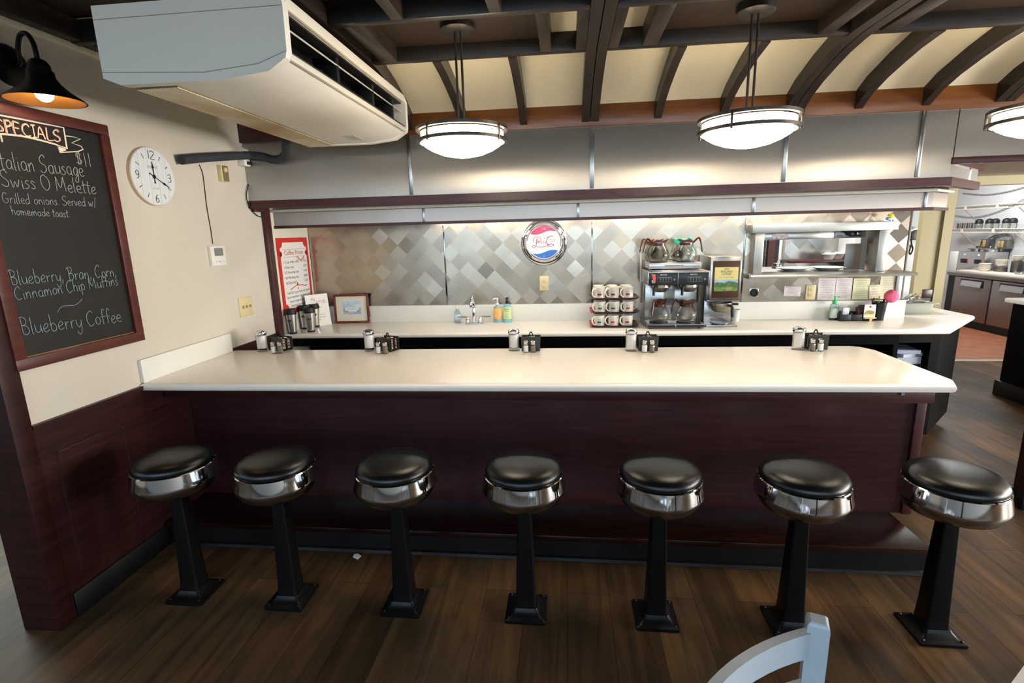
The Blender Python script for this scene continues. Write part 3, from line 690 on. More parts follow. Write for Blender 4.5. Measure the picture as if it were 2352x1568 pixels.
wobj('lower_lip', MB().tube([(XB-.012, YN+.04, 2.232), (XB-.012, YF-.04, 2.232)], .007, 8), M_matt, ac)
# intake grille along the inner bottom edge
g = MB(); g.box(XA+.062, -1.405, YN+.06, YF-.03, 2.1475, 2.1505); wobj('grille_backing', g, M_acg, ac)
gs = MB()
for i in range(15):
    x = XA+.068+i*.0113; gs.box(x, x+.0040, YN+.06, YF-.03, 2.1445, 2.1478)
gr = wobj('intake_grille', gs, mat('grille_slats', 'ddd6c2', .45, col2='b89a62', sc=3.2), ac)
bd = MB(); bd.box(-1.16, -1.06, 2.97, 3.10, 2.1435, 2.1475, M=None); bg = wobj('badge', MB().box(-1.235, -1.165, 2.90, 3.04, 2.1475, 2.1492), mat('badge_silver', 'd6d2c6', .3), ac)
tb = MB(); Mx = basis((-1.20, 2.97, 2.1474), (0, 1, 0), (1, 0, 0)); text(tb, 'AIRE', Mx, .018, 0, -.008)
wobj('badge_lettering', tb, M_gink, bg)
# hangers up to the timber
for y in (2.0, 3.0):
    wobj('hanger', MB().tube([(-1.5, y, 2.40), (-1.5, y, 2.535)], .008, 8), M_matt, ac)
    wobj('hanger', MB().tube([(-1.15, y, 2.40), (-1.15, y, 2.452)], .008, 8), M_matt, ac)
# ================================================================== left wall fittings
# chalkboard
ch = thing('chalkboard', 'framed chalkboard of specials on the left wall below the gooseneck lamp', 'chalkboard', (XL, 2.03, 1.12))
bY0, bY1, bZ0, bZ1 = 1.715, 2.335, 1.115, 2.135; fwd = .046; XF = XL+.028
fb = MB()
for a, b2, c, d in ((bY0, bY1, bZ0, bZ0+fwd), (bY0, bY1, bZ1-fwd, bZ1), (bY0, bY0+fwd, bZ0+fwd, bZ1-fwd), (bY1-fwd, bY1, bZ0+fwd, bZ1-fwd)):
    fb.box(XL, XF, a, b2, c, d, .003)
wobj('frame', fb, M_frame, ch, 'red-brown wooden frame')
wobj('board', MB().box(XL, XL+.012, bY0+fwd, bY1-fwd, bZ0+fwd, bZ1-fwd), M_board, ch)
wobj('inner_bead', MB().box(XL+.012, XL+.015, bY0+fwd, bY1-fwd, bZ0+fwd, bZ0+fwd+.004), mat('worn_gold_edge', '8d6a3c', .5), ch)
CX = XL+.0125
MC = basis((CX, 0, 0), (0, 1, 0), (0, 0, 1))      # drawn in (Y, Z)
def cw_(u, v):
    p = at(u, v, X=CX); return p.y, p.z
def line(mb, s, a, b2, h, wd, bow=0):
    (y0, z0), (y1, z1) = cw_(*a), cw_(*b2); hand(mb, s, MC, y0, z0, y1, h*.86, wd*.66, z1-z0, bow)
c1 = MB()
line(c1, 'Italian Sausage', (-14, 386), (194, 405), .080, .0042)
line(c1, 'Swiss O Melette', (2, 428), (222, 446), .072, .0042)
line(c1, 'Grilled onions. Served w/', (5, 466), (221, 474), .046, .0034)
line(c1, 'homemade toast.', (26, 493), (162, 499), .040, .0034)
line(c1, '$11', (174, 378), (212, 383), .066, .0042)
wobj('chalk_menu', c1, M_chalk, ch, 'white chalk handwriting')
c2 = MB()
line(c2, 'Blueberry, Bran, Corn,', (22, 655), (268, 634), .066, .0042)
line(c2, 'Cinnamon Chip Muffins', (34, 690), (272, 654), .060, .0042)
line(c2, '~', (132, 717), (192, 694), .05, .0036)
line(c2, 'Blueberry Coffee', (46, 770), (280, 738), .080, .0042)
wobj('chalk_muffins', c2, M_chalkb, ch, 'pale blue chalk handwriting')
c3 = MB()
def pix(mb, pts, wd, sm=False): stroke(mb, [cw_(*p) for p in pts], MC, wd, sm)
pix(c3, [(-30, 259), (40, 272), (100, 284), (145, 293), (153, 342)], .0075)
pix(c3, [(-30, 306), (5, 308), (50, 313), (95, 323), (131, 333)], .0075, True)
pix(c3, [(149, 312), (166, 314), (184, 319), (164, 328), (186, 336), (190, 343), (178, 348), (137, 350), (131, 333), (154, 341)], .005)
for k2 in range(5): pix(c3, [(134+k2*3, 337+k2), (138+k2*3, 349-k2)], .008)
pix(c3, [(0, 308), (4, 326)], .006)
wobj('chalk_banner', c3, M_chalkw, ch, 'cream chalk ribbon banner')
c4 = MB(); line(c4, 'SPECIALS', (-14, 299), (142, 327), .056, .008); wobj('chalk_heading', c4, M_chalkp, ch, 'pink outline of the heading SPECIALS')
c5 = MB(); line(c5, 'SPECIALS', (-11, 300), (139, 327), .053, .0045)
for vv in range(len(c5.v)): c5.v[vv].x += .002
wobj('chalk_heading', c5, M_chalkw, ch, 'cream strokes of the heading SPECIALS')
# gooseneck barn lamp
gl = thing('wall_lamp', 'black gooseneck lamp on the left wall above the chalkboard', 'lamp', (XL, 1.93, 2.27))
wobj('wall_plate', MB().lathe([(.0, 0), (.076, 0), (.076, .006), (.066, .016), (.03, .026), (0, .028)], 32, M=T(XL, 1.955, 2.282) @ Matrix.Rotation(PI/2, 4, 'Y')), M_iron, gl)
LX, LY = -1.965, 1.90
arm = smooth([(XL+.02, 1.955, 2.282), (XL+.055, 1.95, 2.285), (XL+.07, 1.94, 2.33), (XL+.10, 1.93, 2.372), (XL+.145, 1.915, 2.372), (LX-.004, LY, 2.33), (LX, LY, 2.265)], 5)
wobj('arm', MB().tube(arm, .0085, 10), M_iron, gl)
sh = MB(); sh.ring([(.016, 2.278), (.026, 2.272), (.034, 2.258), (.036, 2.240), (.042, 2.236), (.044, 2.215), (.058, 2.192), (.085, 2.165), (.122, 2.138), (.127, 2.132), (.124, 2.132), (.083, 2.160), (.055, 2.188), (.038, 2.214), (.032, 2.24), (.014, 2.268)], 48, (LX, LY, 0))
shd = wobj('shade', sh, M_iron, gl)
wobj('shade_lining', MB().ring([(.1225, 2.1335), (.0815, 2.1605), (.053, 2.188), (.036, 2.214), (.034, 2.214), (.051, 2.187), (.080, 2.159), (.121, 2.1315)], 48, (LX, LY, 0)), mat('copper_lining', 'c98a4a', .35, .6, var=.05), shd)
wobj('bulb', MB().lathe([(0, 2.128), (.014, 2.132), (.025, 2.142), (.029, 2.157), (.026, 2.175), (.016, 2.195), (.013, 2.22)], 24, (LX, LY, 0)), mat('lit_bulb', 'ffe9c0', .3, emit='ffe3b0', es=28), gl, 'glowing bulb')
# wall clock
ck = thing('wall_clock', 'round whitewashed wall clock between the chalkboard and the thermostat', 'clock', (XL, 2.573, 1.785))
cY, cZ, cR = 2.573, 1.930, .146
MK = basis((XL, cY, cZ), (0, 1, 0), (0, 0, 1))
wobj('rim', MB().lathe([(0, .0), (cR, .0), (cR, .018), (cR-.004, .020), (0, .020)], 72, M=MK), mat('pale_wood_rim', 'c9b29a', .5), ck)
fcm = mat('whitewashed_planks', 'dfe2e2', .5, var=.05, sc=7, stretch=(1, 12, 1))
face = wobj('face', MB().lathe([(0, .0195), (cR-.003, .0195), (cR-.003, .0215), (0, .0215)], 72, M=MK), fcm, ck)
MKF = MK @ T(0, 0, .0216)
gl_ = MB()
for i in range(4): gl_.box(-.087+i*.058-.0006, -.087+i*.058+.0006, -math.sqrt(.143**2-(-.087+i*.058)**2), math.sqrt(.143**2-(-.087+i*.058)**2), 0, .0004, M=MKF)
wobj('plank_line', gl_, mat('plank_gap_grey', 'b7bdc2', .6), face)
nm = MB()
for s_, x, y in (('12', 0, .088), ('3', .106, -.02), ('6', 0, -.130), ('9', -.106, -.02)):
    w_ = .024*len(s_); hand(nm, s_, MKF @ T(0, 0, -.0008), x-w_/2, y, x+w_/2, .040, .0034)
for h_ in (1, 2, 4, 5, 7, 8, 10, 11):
    a = PI/2-h_*PI/6; nm.box(.098, .122, -.0017, .0017, 0, .0006, M=MKF @ RZ(a))
wobj('numerals', nm, M_ink, face)
tx = MB(); text(tx, 'BALDAUF', MKF, .011, 0, .042); text(tx, 'PARIS', MKF, .005, 0, .034); text(tx, 'EST. 1864', MKF, .007, 0, -.062)
wobj('dial_lettering', tx, M_gink, face)
def hand_shape(L, wd, ang):
    q = [(-.034, .0018), (-.030, .0045), (-.024, .002), (.3*L, .0016), (.55*L, .0022), (.62*L, .007), (.75*L, .0028), (L, .0009)]
    return MB().prism([(x, y*wd) for x, y in q]+[(x, -y*wd) for x, y in q[::-1]], .002, .0035, M=MKF @ RZ(ang))
wobj('hour_hand', hand_shape(.075, 1.0, PI/2+.02), M_matt, ck); wobj('minute_hand', hand_shape(.108, 1.0, -.47), M_matt, ck)
wobj('hub', MB().lathe([(.010, .001), (.010, .004), (0, .006)], 20, M=MKF), M_matt, ck)
# digital thermostat with its wire
th = thing('thermostat', 'white digital thermostat with a dangling wire on the left wall', 'thermostat', (XL, 2.99, 1.445))
wobj('case', MB().box(XL, XL+.022, 2.925, 3.058, 1.447, 1.566, .003), M_pap, th)
wobj('screen', MB().box(XL+.022, XL+.0228, 2.955, 3.035, 1.505, 1.552), M_grey, th)
bt = MB()
for y in (2.965, 2.99, 3.0, 3.03): bt.box(XL+.022, XL+.0232, y-.004, y+.004, 1.466, 1.474)
wobj('buttons', bt, mat('button_grey', 'b5b6b5', .5), th)
tt = MB(); text(tt, 'Aube', basis((XL+.0222, 2.99, 1.556), (0, 1, 0), (0, 0, 1)), .005); wobj('case_lettering', tt, M_gink, th)
wr = [at(u, v, X=XL+.004) for u, v in ((458, 378), (466, 400), (471, 440), (476, 480), (484, 525), (489, 560))]
wobj('wire', MB().tube(smooth([tuple(p) for p in wr]), .0022, 6), mat('brown_wire', '3a2c24', .5), th)
# old beige thermostat
t2 = thing('dial_thermostat', 'small old beige and brown dial thermostat under the black foam pipe', 'thermostat', (XL, 3.15, 1.955))
wobj('case', MB().box(XL, XL+.028, 3.118, 3.18, 1.958, 2.055, .002), M_ivory, t2)
wobj('cover', MB().box(XL+.028, XL+.032, 3.128, 3.18, 1.96, 2.053, .001), mat('bronze_plastic', '7b6a48', .35), t2)
wobj('dial', MB().lathe([(0, 0), (.016, 0), (.014, .006), (0, .006)], 20, M=T(XL+.032, 3.152, 2.028) @ Matrix.Rotation(PI/2, 4, 'Y')), M_ivory, t2)
# junction box with cable
jb = thing('junction_box', 'white junction box half hidden by the black foam pipe', 'junction box', (XL, 3.41, 2.07))
wobj('box', MB().box(XL, XL+.05, 3.335, 3.40, 2.075, 2.185, .003), M_pap, jb)
cb = [at(u, v, X=XL+.01) for u, v in ((578, 374), (579, 395), (570, 425), (566, 450), (573, 476), (590, 494), (600, 498))]
wobj('cable', MB().tube(smooth([tuple(p) for p in cb]), .003, 6), M_matt, jb)
wobj('connector', MB().box(XL+.05, XL+.062, 3.36, 3.40, 2.085, 2.105, .002), M_matt, jb)
# insulated pipe
fp = [(XL+.03, 2.80, 2.052), (XL+.035, 3.0, 2.063), (XL+.04, 3.24, 2.072), (XL+.06, 3.33, 2.075), (XL+.13, 3.36, 2.056), (XL+.22, 3.33, 2.062), (XL+.29, 3.29, 2.10), (XL+.31, 3.26, 2.16), (XL+.31, 3.22, 2.30)]
fpp = [at(416, 367, X=XL+.04), at(470, 362, X=XL+.045), at(560, 357, X=XL+.055), at(597, 358, Y=3.375), at(625, 366, Y=3.375), at(645, 364, Y=3.36), at(656, 352, Y=3.32), at(657, 336, Y=3.26), at(656, 320, Y=3.215)]
solo('foam_pipe', MB().tube(smooth([tuple(p) for p in fpp], 5), .026, 14), M_foam, 'dark grey foam-wrapped drain pipe running from the air conditioner along the wall', 'pipe')
# triple switch
sw = thing('light_switch', 'cream three-gang switch plate on the left wall above the counter splash', 'switch', (XL, 3.22, 1.092))
pl_ = wobj('plate', MB().box(XL, XL+.006, 3.147, 3.29, 1.095, 1.222, .002), M_ivory, sw)
for y in (3.18, 3.218, 3.256):
    wobj('toggle', MB().box(XL+.006, XL+.018, y-.004, y+.004, 1.150, 1.168, .001), mat('worn_ivory', 'a39a78', .4), sw)
# coffee price sign on the nook's end wall
XS = XL+.0125
cs = thing('price_sign', 'red and white coffee price sign on the end wall of the back counter', 'sign', (XS, 3.88, 1.03))
sY0, sY1, sZ0, sZ1 = 3.655, 4.115, 1.030, 1.605
wobj('backing', MB().box(XS, XS+.006, sY0, sY1, sZ0, sZ1), M_red, cs, 'red sign board')
SWd, SH = sY1-sY0, sZ1-sZ0
MS = basis((XS+.0062, sY0, sZ0), (0, 1, 0), (0, 0, 1))
def arcpts(cx, cy2, r, a0, a1, n=6): return [(cx+r*math.cos(a0+(a1-a0)*i/n), cy2+r*math.sin(a0+(a1-a0)*i/n)) for i in range(n+1)]
mg = .035; rr = .04
pan = arcpts(mg, mg, rr, PI/2, 0)+arcpts(SWd-mg, mg, rr, PI, PI/2)+arcpts(SWd-mg, SH-mg, rr, -PI/2, -PI)+arcpts(mg, SH-mg, rr, 0, -PI/2)
wobj('panel', MB().prism(pan, 0, .0008, M=MS), M_pap, cs, 'white panel with notched corners')
MS2 = MS @ T(0, 0, .0010)
hd = MB(); text(hd, 'Coffee Prices', MS2, .034, SWd/2, SH*.775, SWd*.62)
for fy in (.845, .745): hd.box(.06, SWd-.06, SH*fy, SH*fy+.002, 0, .0005, M=MS2)
for x in (.035, SWd-.035):
    hd.lathe([(.022, 0), (.022, .0005), (.012, .0005), (.012, 0)], 12, M=MS2 @ T(x, SH*.79, 0)); hd.box(x-.024, x+.024, SH*.79-.003, SH*.79+.003, 0, .0006, M=MS2)
wobj('heading', hd, mat('sign_red_ink', 'b8302a', .5), cs); hd = MB()
for i in range(7): hd.ring([(.010, 0), (.010, .0006), (.006, .0006), (.006, 0)], 10, M=MS2 @ T(SWd*.60+i*.017, SH*.735-.010*(3-abs(3-i)), 0))
wobj('scroll_ornament', hd, MATS['sign_red_ink'], cs); hd = MB(); zb = SH*.335
bow = smooth([(.12, zb-.014), (.17, zb), (.22, zb+.014), (.25, zb+.010), (.30, zb+.008), (.35, zb-.002), (.38, zb+.002)], 4); stroke(hd, bow, MS2, .006, False, 0)
for dz, r_ in ((.022, .016), (-.012, .010)): hd.prism([(.235, zb+dz-r_), (.235+r_*.8, zb+dz), (.235, zb+dz+r_), (.235-r_*.8, zb+dz)], 0, .0007, M=MS2)
wobj('flourish', hd, MATS['sign_red_ink'], cs)
for i, (a, b2) in enumerate((('1 Cup with refill', '.95'), ('1 Hour stay', '2.00'), ('1/2 Morning stay', '4.00'), ('All Morning stay', '8.00'), ('All Day stay*', '12.00'))):
    pr = MB(); y = SH*(.665-i*.069); text(pr, a, MS2, .020, .065, y, (.22, .14, .21, .20, .16)[i], 'l'); text(pr, b2, MS2, .019, SWd-.055, y, .055, 'r'); wobj('price_line', pr, M_ink, cs)
for i, a in enumerate(('*Add $2 if you leave for lunch', 'Spoon knockers, cup wavers, and', 'thumb snappers pay double.', 'Ask about our weekly rates')):
    pr = MB(); text(pr, a, MS2, .018, SWd/2+.01, SH*(.255-i*.058), (.35, .36, .30, .27)[i]); wobj('note_line', pr, M_ink, cs)

# ================================================================== condiments on the lunch counter
M_gl2 = thin_glass('jar_glass', 'ffffff', .4)
M_sug = mat('sugar', 'ebe6dd', .8, var=.03, sc=200)
M_salt = mat('salt', 'e9e7e3', .8, var=.03, sc=300)
M_pep = mat('ground_pepper', '77695a', .9, var=.5, sc=260)
M_cad = mat('dark_olive_plastic', '2b2d25', .35, var=.1)
sg = thing('sugar_dispenser', 'sugar', 'sugar dispenser', (0, 0, 0), 0, 'sugar dispensers on the counter')
obj('jar', MB().lathe([(.034, 0), (.036, .004), (.036, .014), (.0325, .020), (.0325, .100), (.030, .112), (.0285, .112), (.0305, .099), (.0305, .02), (0, .018)], 14), M_gl2, sg)
obj('sugar', MB().lathe([(0, .0195), (.0298, .021), (.0298, .100), (.015, .106), (0, .105)], 20), M_sug, sg)
obj('lid', MB().lathe([(.033, .106), (.0345, .108), (.0345, .120), (.032, .126), (.018, .133), (.006, .135), (0, .135)], 32), M_chrome, sg)
fl = MB(); fl.box(-.011, .011, -.016, .004, -.001, .001, .0005, M=T(0, -.004, .1335) @ Matrix.Rotation(.25, 4, 'X')); obj('pour_flap', fl, M_alu, sg)
def shaker(nm, lb, content, lid):
    t = thing(nm, lb, nm.split('_')[0]+' shaker', (0, 0, 0), 0, nm.split('_')[0]+' shakers on the counter')
    obj('jar', MB().lathe([(.0165, 0), (.0178, .003), (.0178, .040), (.0145, .048), (.0128, .050), (.0118, .050), (.0135, .047), (.0165, .039), (.0165, .004), (0, .004)], 8), M_gl2, t)
    obj(content, MB().lathe([(0, .0045), (.0155, .0045), (.0155, .0385), (.012, .043), (0, .044)], 8), {'salt': M_salt, 'pepper': M_pep}[content], t)
    obj('cap', MB().lathe([(.0135, .048), (.0142, .050), (.0138, .060), (.0150, .062), (.0148, .066), (.010, .070), (0, .071)], 16), M_chrome, t)
    return t
sa = shaker('salt_shaker', 'salt', 'salt', 0); pe = shaker('pepper_shaker', 'pepper', 'pepper', 0)
cd = thing('packet_caddy', 'caddy', 'caddy', (0, 0, 0), 0, 'jam packet caddies on the counter')
for yy in (-.036, .036):
    obj('end_board', MB().prism([(-.054, .0), (.054, .0), (.058, .086), (-.058, .086)], yy-.002, yy+.002, 'y'), M_cad, cd)
obj('floor_tray', MB().box(-.053, .053, -.036, .036, 0, .004), M_cad, cd)
for sx in (-1, 1):
    fb = MB()
    for zz in (.012, .030, .048, .066): fb.box(sx*.0525-.0015, sx*.0525+.0015, -.034, .034, zz, zz+.004)
    for yy in (-.034, 0, .031): fb.box(sx*.0525-.0015, sx*.0525+.0015, yy, yy+.003, .004, .082)
    obj('side_lattice', fb, M_matt, cd)
obj('divider', MB().box(-.05, .05, -.0015, .0015, .004, .080), M_matt, cd)
hk = MB(); hk.prism([(-.020, .078), (-.006, .112), (.006, .112), (.020, .078), (.012, .078), (.0035, .104), (-.0035, .104), (-.012, .078)], -.002, .002, 'y')
obj('carry_handle', hk, M_matt, cd)
jm = mat('jam_packets', '8a5a48', .5, col2='d2cbbd', sc=30)
for yy in (-.018, .017):
    pk = MB()
    for i in range(4): pk.box(-.048+i*.024, -.026+i*.024, yy-.012, yy+.012, .006+.003*(i % 2), .074+.004*((i*7) % 3), .003)
    obj('packets', pk, jm, cd)['kind'] = 'stuff'
SETS = [ # sugar px, caddy px, rot, salt px, pepper px
 ((604, 806), (642, 806), -.42, (626, 812), (641, 812)), ((850, 805), (888, 807), -.36, (868, 813), (883, 813)),
 ((1181, 804), (1219, 806), .02, (1208, 810), (1224, 810)), ((1449, 805), (1489, 806), 0, (1481, 810), (1498, 810)),
 ((1832, 802), (1877, 803), .05, (1886, 807), (1868, 807))]
OFF = {'sugar': .0, 'caddy': .038}
WH = ['nearest the left wall', 'second from the left wall', 'in the middle of the counter', 'in front of the stacked mug trays', 'at the right end of the counter']
for i, (a, c, r, s1, p1) in enumerate(SETS):
    for proto, px, nm, dy, rz in ((sg, a, 'glass sugar dispenser with chrome lid', 0, 0), (cd, c, 'dark slatted packet caddy', .036, r), (sa, s1, 'white salt shaker', .016, .2), (pe, p1, 'grey pepper shaker', .016, .2)):
        q = at(px[0], px[1], Z=ZC)
        o = proto if i == 0 else dup(proto, (0, 0, 0))
        o.location = (q.x, q.y+dy, ZC); o.rotation_euler = (0, 0, rz); o['label'] = nm+' '+WH[i]
# ================================================================== on the back counter, left to right
M_sts = mat('steel_mug', 'd0cac1', .3, 1, var=.06, sc=3, stretch=(30, 30, 1))
tm = thing('travel_mug', 'mug', 'travel mug', (0, 0, 0), 0, 'steel travel mugs for sale')
obj('body', MB().lathe([(0, .012), (.0285, .012), (.0385, .152), (0, .152)], 32), M_sts, tm)
obj('foot', MB().lathe([(0, 0), (.0275, 0), (.029, .003), (.029, .013), (0, .013)], 32), M_matt, tm)
obj('lid', MB().lathe([(.040, .149), (.0415, .151), (.041, .170), (.036, .178), (.037, .187), (.033, .189), (.031, .182), (0, .182)], 32), M_matt, tm)
lg = MB()
for i in range(14):
    a = -1.75+i*.062; z = .105+.004*math.sin(i*1.7); lg.box(.0352, .0362, -.0012, .0012, z-.005-(3*(i % 3))*.001, z+.005, M=RZ(a))
obj('script_logo', lg, M_ink, tm)
for i, (u, v, lb) in enumerate(((668, 767, 'steel travel mug with black lid nearest the maroon door casing'), (686, 756, 'steel travel mug standing behind the leftmost one'),
                               (711, 763, 'front steel travel mug with a dark script mark, right of the group'), (722, 751, 'steel travel mug half hidden against the white card'))):
    q = at(u, v, Z=ZB); o = tm if i == 0 else dup(tm, (0, 0, 0)); o.location = (max(q.x, XL+.062), q.y+.028, ZB); o.rotation_euler = (0, 0, .15*i-.2); o['label'] = lb
# leaning white card
a, b2 = Vector((-2.075, 3.90, ZB)), Vector((-1.962, 4.06, ZB))
cdn = thing('menu_card', 'white travel mug price card leaning beside the steel mugs', 'card', tuple((a+b2)/2))
rt = (b2-a).normalized(); upv = (Vector((0, 0, 1))+Vector((-rt.y, rt.x, 0))*.12).normalized()
cw0 = (b2-a).length; MCd = basis(a, rt, upv)
wobj('sheet', MB().box(0, cw0, 0, .262, -.002, 0, M=MCd), M_pap, cdn)
tx = MB(); hand(tx, 'Miss', MCd @ T(0, 0, -.001), .05, .215, .085, .022, .0016); hand(tx, 'Lyndonville', MCd @ T(0, 0, -.001), .075, .198, .175, .018, .0014) if 'y' in G else None
text(tx, 'DINER', MCd, .009, .155, .184); wobj('card_heading', tx, M_redw, cdn)
tx = MB()
for s_, y in (('Travel Mugs', .150), ('$12', .128), ('Bring them back for', .090), ('limited $1.00 coffee', .068), ('refills', .048)): text(tx, s_, MCd, .010, cw0/2, y)
wobj('card_lettering', tx, M_gink, cdn)
# framed watercolour
a, b2 = Vector((-1.945, 4.095, ZB+.001)), Vector((-1.652, 4.118, ZB+.001))
pf = thing('picture_frame', 'framed watercolour of a diner standing against the backsplash', 'picture', tuple((a+b2)/2))
rt = (b2-a).normalized(); upv = (Vector((0, 0, 1))+Vector((-rt.y, rt.x, 0))*.03).normalized(); fW = (b2-a).length; fH = .243; MP = basis(a, rt, upv)
q = MB()
for x0, x1, y0, y1 in ((0, fW, 0, .017), (0, fW, fH-.017, fH), (0, .017, .017, fH-.017), (fW-.017, fW, .017, fH-.017)): q.box(x0, x1, y0, y1, -.012, .006, .003, M=MP)
wobj('frame', q, mat('cherry_frame', '6e2a20', .25, var=.15, sc=20), pf)
wobj('mat_board', MB().box(.015, fW-.015, .015, fH-.015, -.010, -.004, M=MP), mat('cream_mount', 'ded8c4', .7, var=.02), pf)
px0, px1, py0, py1 = .072, .226, .072, .186
pc = wobj('painting', MB().box(px0, px1, py0, py1, -.004, -.0032, M=MP), mat('watercolour_sky', '9fc4dd', .8, col2='dfe8ea', sc=18), pf)
q = MB(); q.prism([(px0+.004, py0+.005), (px1-.004, py0+.004), (px1-.002, py0+.030), (px0+.002, py0+.030)], -.0032, -.0028, M=MP); wobj('painted_ground', q, mat('watercolour_grass', 'b9c9c6', .8, col2='8fa9c4', sc=30), pc)
q = MB()
for i in range(15):
    x = px0+.006+i*.0102; hh = .03+.014*((i*5) % 4)/3; q.prism([(x-.005, py0+.03), (x+.005, py0+.03), (x, py0+.03+hh)], -.0032, -.0027, M=MP)
wobj('painted_trees', q, mat('watercolour_trees', '5f93a0', .8, col2='7fb0ad', sc=30), pc)
q = MB(); q.prism([(px0+.018, py0+.026), (px1-.022, py0+.026), (px1-.018, py0+.05), (px1-.03, py0+.06), (px0+.03, py0+.06), (px0+.018, py0+.05)], -.0032, -.0025, M=MP); wobj('painted_diner', q, mat('watercolour_white', 'ece8e8', .8), pc)
q = MB()
for i in range(10): q.box(px0+.032+i*.0092, px0+.038+i*.0092, py0+.042, py0+.048, -.0025, -.0022, M=MP)
q.prism([(px0+.008, py0+.018), (px0+.05, py0+.018), (px0+.044, py0+.032), (px0+.016, py0+.034)], -.0028, -.0022, M=MP); q.prism([(px1-.04, py0+.02), (px1-.006, py0+.02), (px1-.008, py0+.034), (px1-.034, py0+.036)], -.0028, -.0022, M=MP)
wobj('painted_cars', q, mat('watercolour_blue', '7c8fb0', .8, col2='c9a9ae', sc=60), pc)
q = MB(); q.box(fW*.5-.02, fW*.5+.02, .03, .2, -.045, -.041, M=MP @ T(0, 0, 0)); wobj('easel_back', MB().prism([(fW-.03, .05), (fW+.002, .05), (fW-.006, fH-.03), (fW-.03, fH-.03)], -.020, -.014, M=MP), M_matt, pf)
# faucet
fx = at(1095, 737, Z=ZB); fy = 4.045
fa = thing('faucet', 'chrome gooseneck faucet with two levers on the back counter', 'faucet', (fx.x, fy, ZB))
obj('deck_plate', MB().box(-.072, .072, -.024, .024, 0, .012, .005), M_chrome, fa)
obj('spout', MB().tube(smooth([(0, 0, .01), (0, 0, .10), (0, .0, .17), (0, -.02, .215), (0, -.05, .222), (0, -.078, .200), (-.004, -.085, .165)], 5), [.014]*6+[.011]*25, 12), M_chrome, fa)
obj('spout_tip', MB().lathe([(.012, 0), (.014, .004), (.014, .022), (.010, .026)], 16, (-.004, -.086, .142)), M_chrome, fa)
for s in (-1, 1):
    hn = obj('valve', MB().lathe([(.020, .01), (.020, .03), (.013, .038), (.013, .050), (.010, .056), (0, .058)], 20, (s*.052, 0, 0)), M_chrome, fa)
    obj('lever', MB().tube([(s*.052, 0, .05), (s*.09, -.004, .054), (s*.135, -.01, .055)], [.006, .0045, .005], 8), M_chrome, hn)
# sink bowl let into the worktop
sk = MB(); sk.ring([(.001, 0)], 4) if False else None
# soap bottles
M_clear = thin_glass('clear_plastic', 'e6eef4', .5)
def bottle(nm, lb, cat, px, dy=.02):
    q = at(px[0], px[1], Z=ZB); yy = min(q.y+dy, 4.09); return thing(nm, lb, cat, (q.x*yy/(q.y+dy), yy, ZB))
b0 = bottle('dish_soap_bottle', 'clear dish soap bottle with white cap left of the faucet', 'bottle', (1050, 736))
obj('body', MB().lathe([(0, 0), (.026, 0), (.029, .01), (.028, .05), (.024, .085), (.011, .108), (.009, .118), (0, .118)], 24, sx=1, syy=.6), M_clear, b0)
obj('cap', MB().lathe([(.010, .116), (.010, .132), (.005, .136), (.005, .146), (0, .147)], 16), M_pap, b0)
obj('label', MB().lathe([(.0292, .030), (.0292, .056), (.026, .072)], 24, sx=1, syy=.62), mat('pale_blue_label', 'a9c6df', .5, col2='e4eaf0', sc=60), b0)
b1 = bottle('hand_soap_pump', 'hand soap pump bottle with orange label right of the faucet', 'bottle', (1143, 735))
obj('body', MB().lathe([(0, 0), (.034, 0), (.037, .008), (.034, .05), (.037, .10), (.030, .128), (.012, .140), (.012, .146), (0, .146)], 24, syy=.6), mat('aqua_plastic', 'b9dde0', .15, trans=.4, ior=1.3), b1)
obj('label', MB().lathe([(.0352, .03), (.0345, .05), (.0375, .10), (.0345, .118)], 24, sx=.98, syy=.62), mat('orange_label', 'f0a04c', .5, col2='f6c27e', sc=35), b1)
obj('pump', MB().lathe([(.013, .144), (.013, .158), (.005, .160), (.005, .188), (.009, .190), (.009, .2), (0, .202)], 16), M_pap, b1)
obj('nozzle', MB().tube([(0, 0, .196), (-.02, -.008, .197), (-.034, -.012, .190)], .005, 8), M_pap, b1)
b2_ = bottle('cleaner_bottle', 'tall pale green cleaner bottle with black pump top', 'bottle', (1165, 735))
obj('body', MB().lathe([(0, 0), (.030, 0), (.033, .006), (.033, .132), (.028, .146), (.012, .154), (0, .156)], 24, syy=.7), mat('pale_blue_liquid', '9fd6e8', .2, trans=.3, ior=1.3), b2_)
lb_ = obj('label', MB().lathe([(.0335, .03), (.0335, .128)], 24, syy=.705), mat('pale_green_label', 'cfe0a0', .5, var=.04), b2_)
tx = MB()
for i, (s_, z, hh) in enumerate((("MEYER'S", .105, .009), ('CLEAN DAY', .092, .005), ('multi-surface', .050, .005), ('everyday', .040, .005))): text(tx, s_, basis((0, -.0238, 0), (1, 0, 0), (0, 0, 1)), hh, 0, z)
obj('label_lettering', tx, M_ink, lb_)
obj('pump', MB().lathe([(.013, .154), (.013, .172), (.007, .174), (.007, .190), (.010, .192), (.010, .203), (0, .205)], 16), M_matt, b2_)
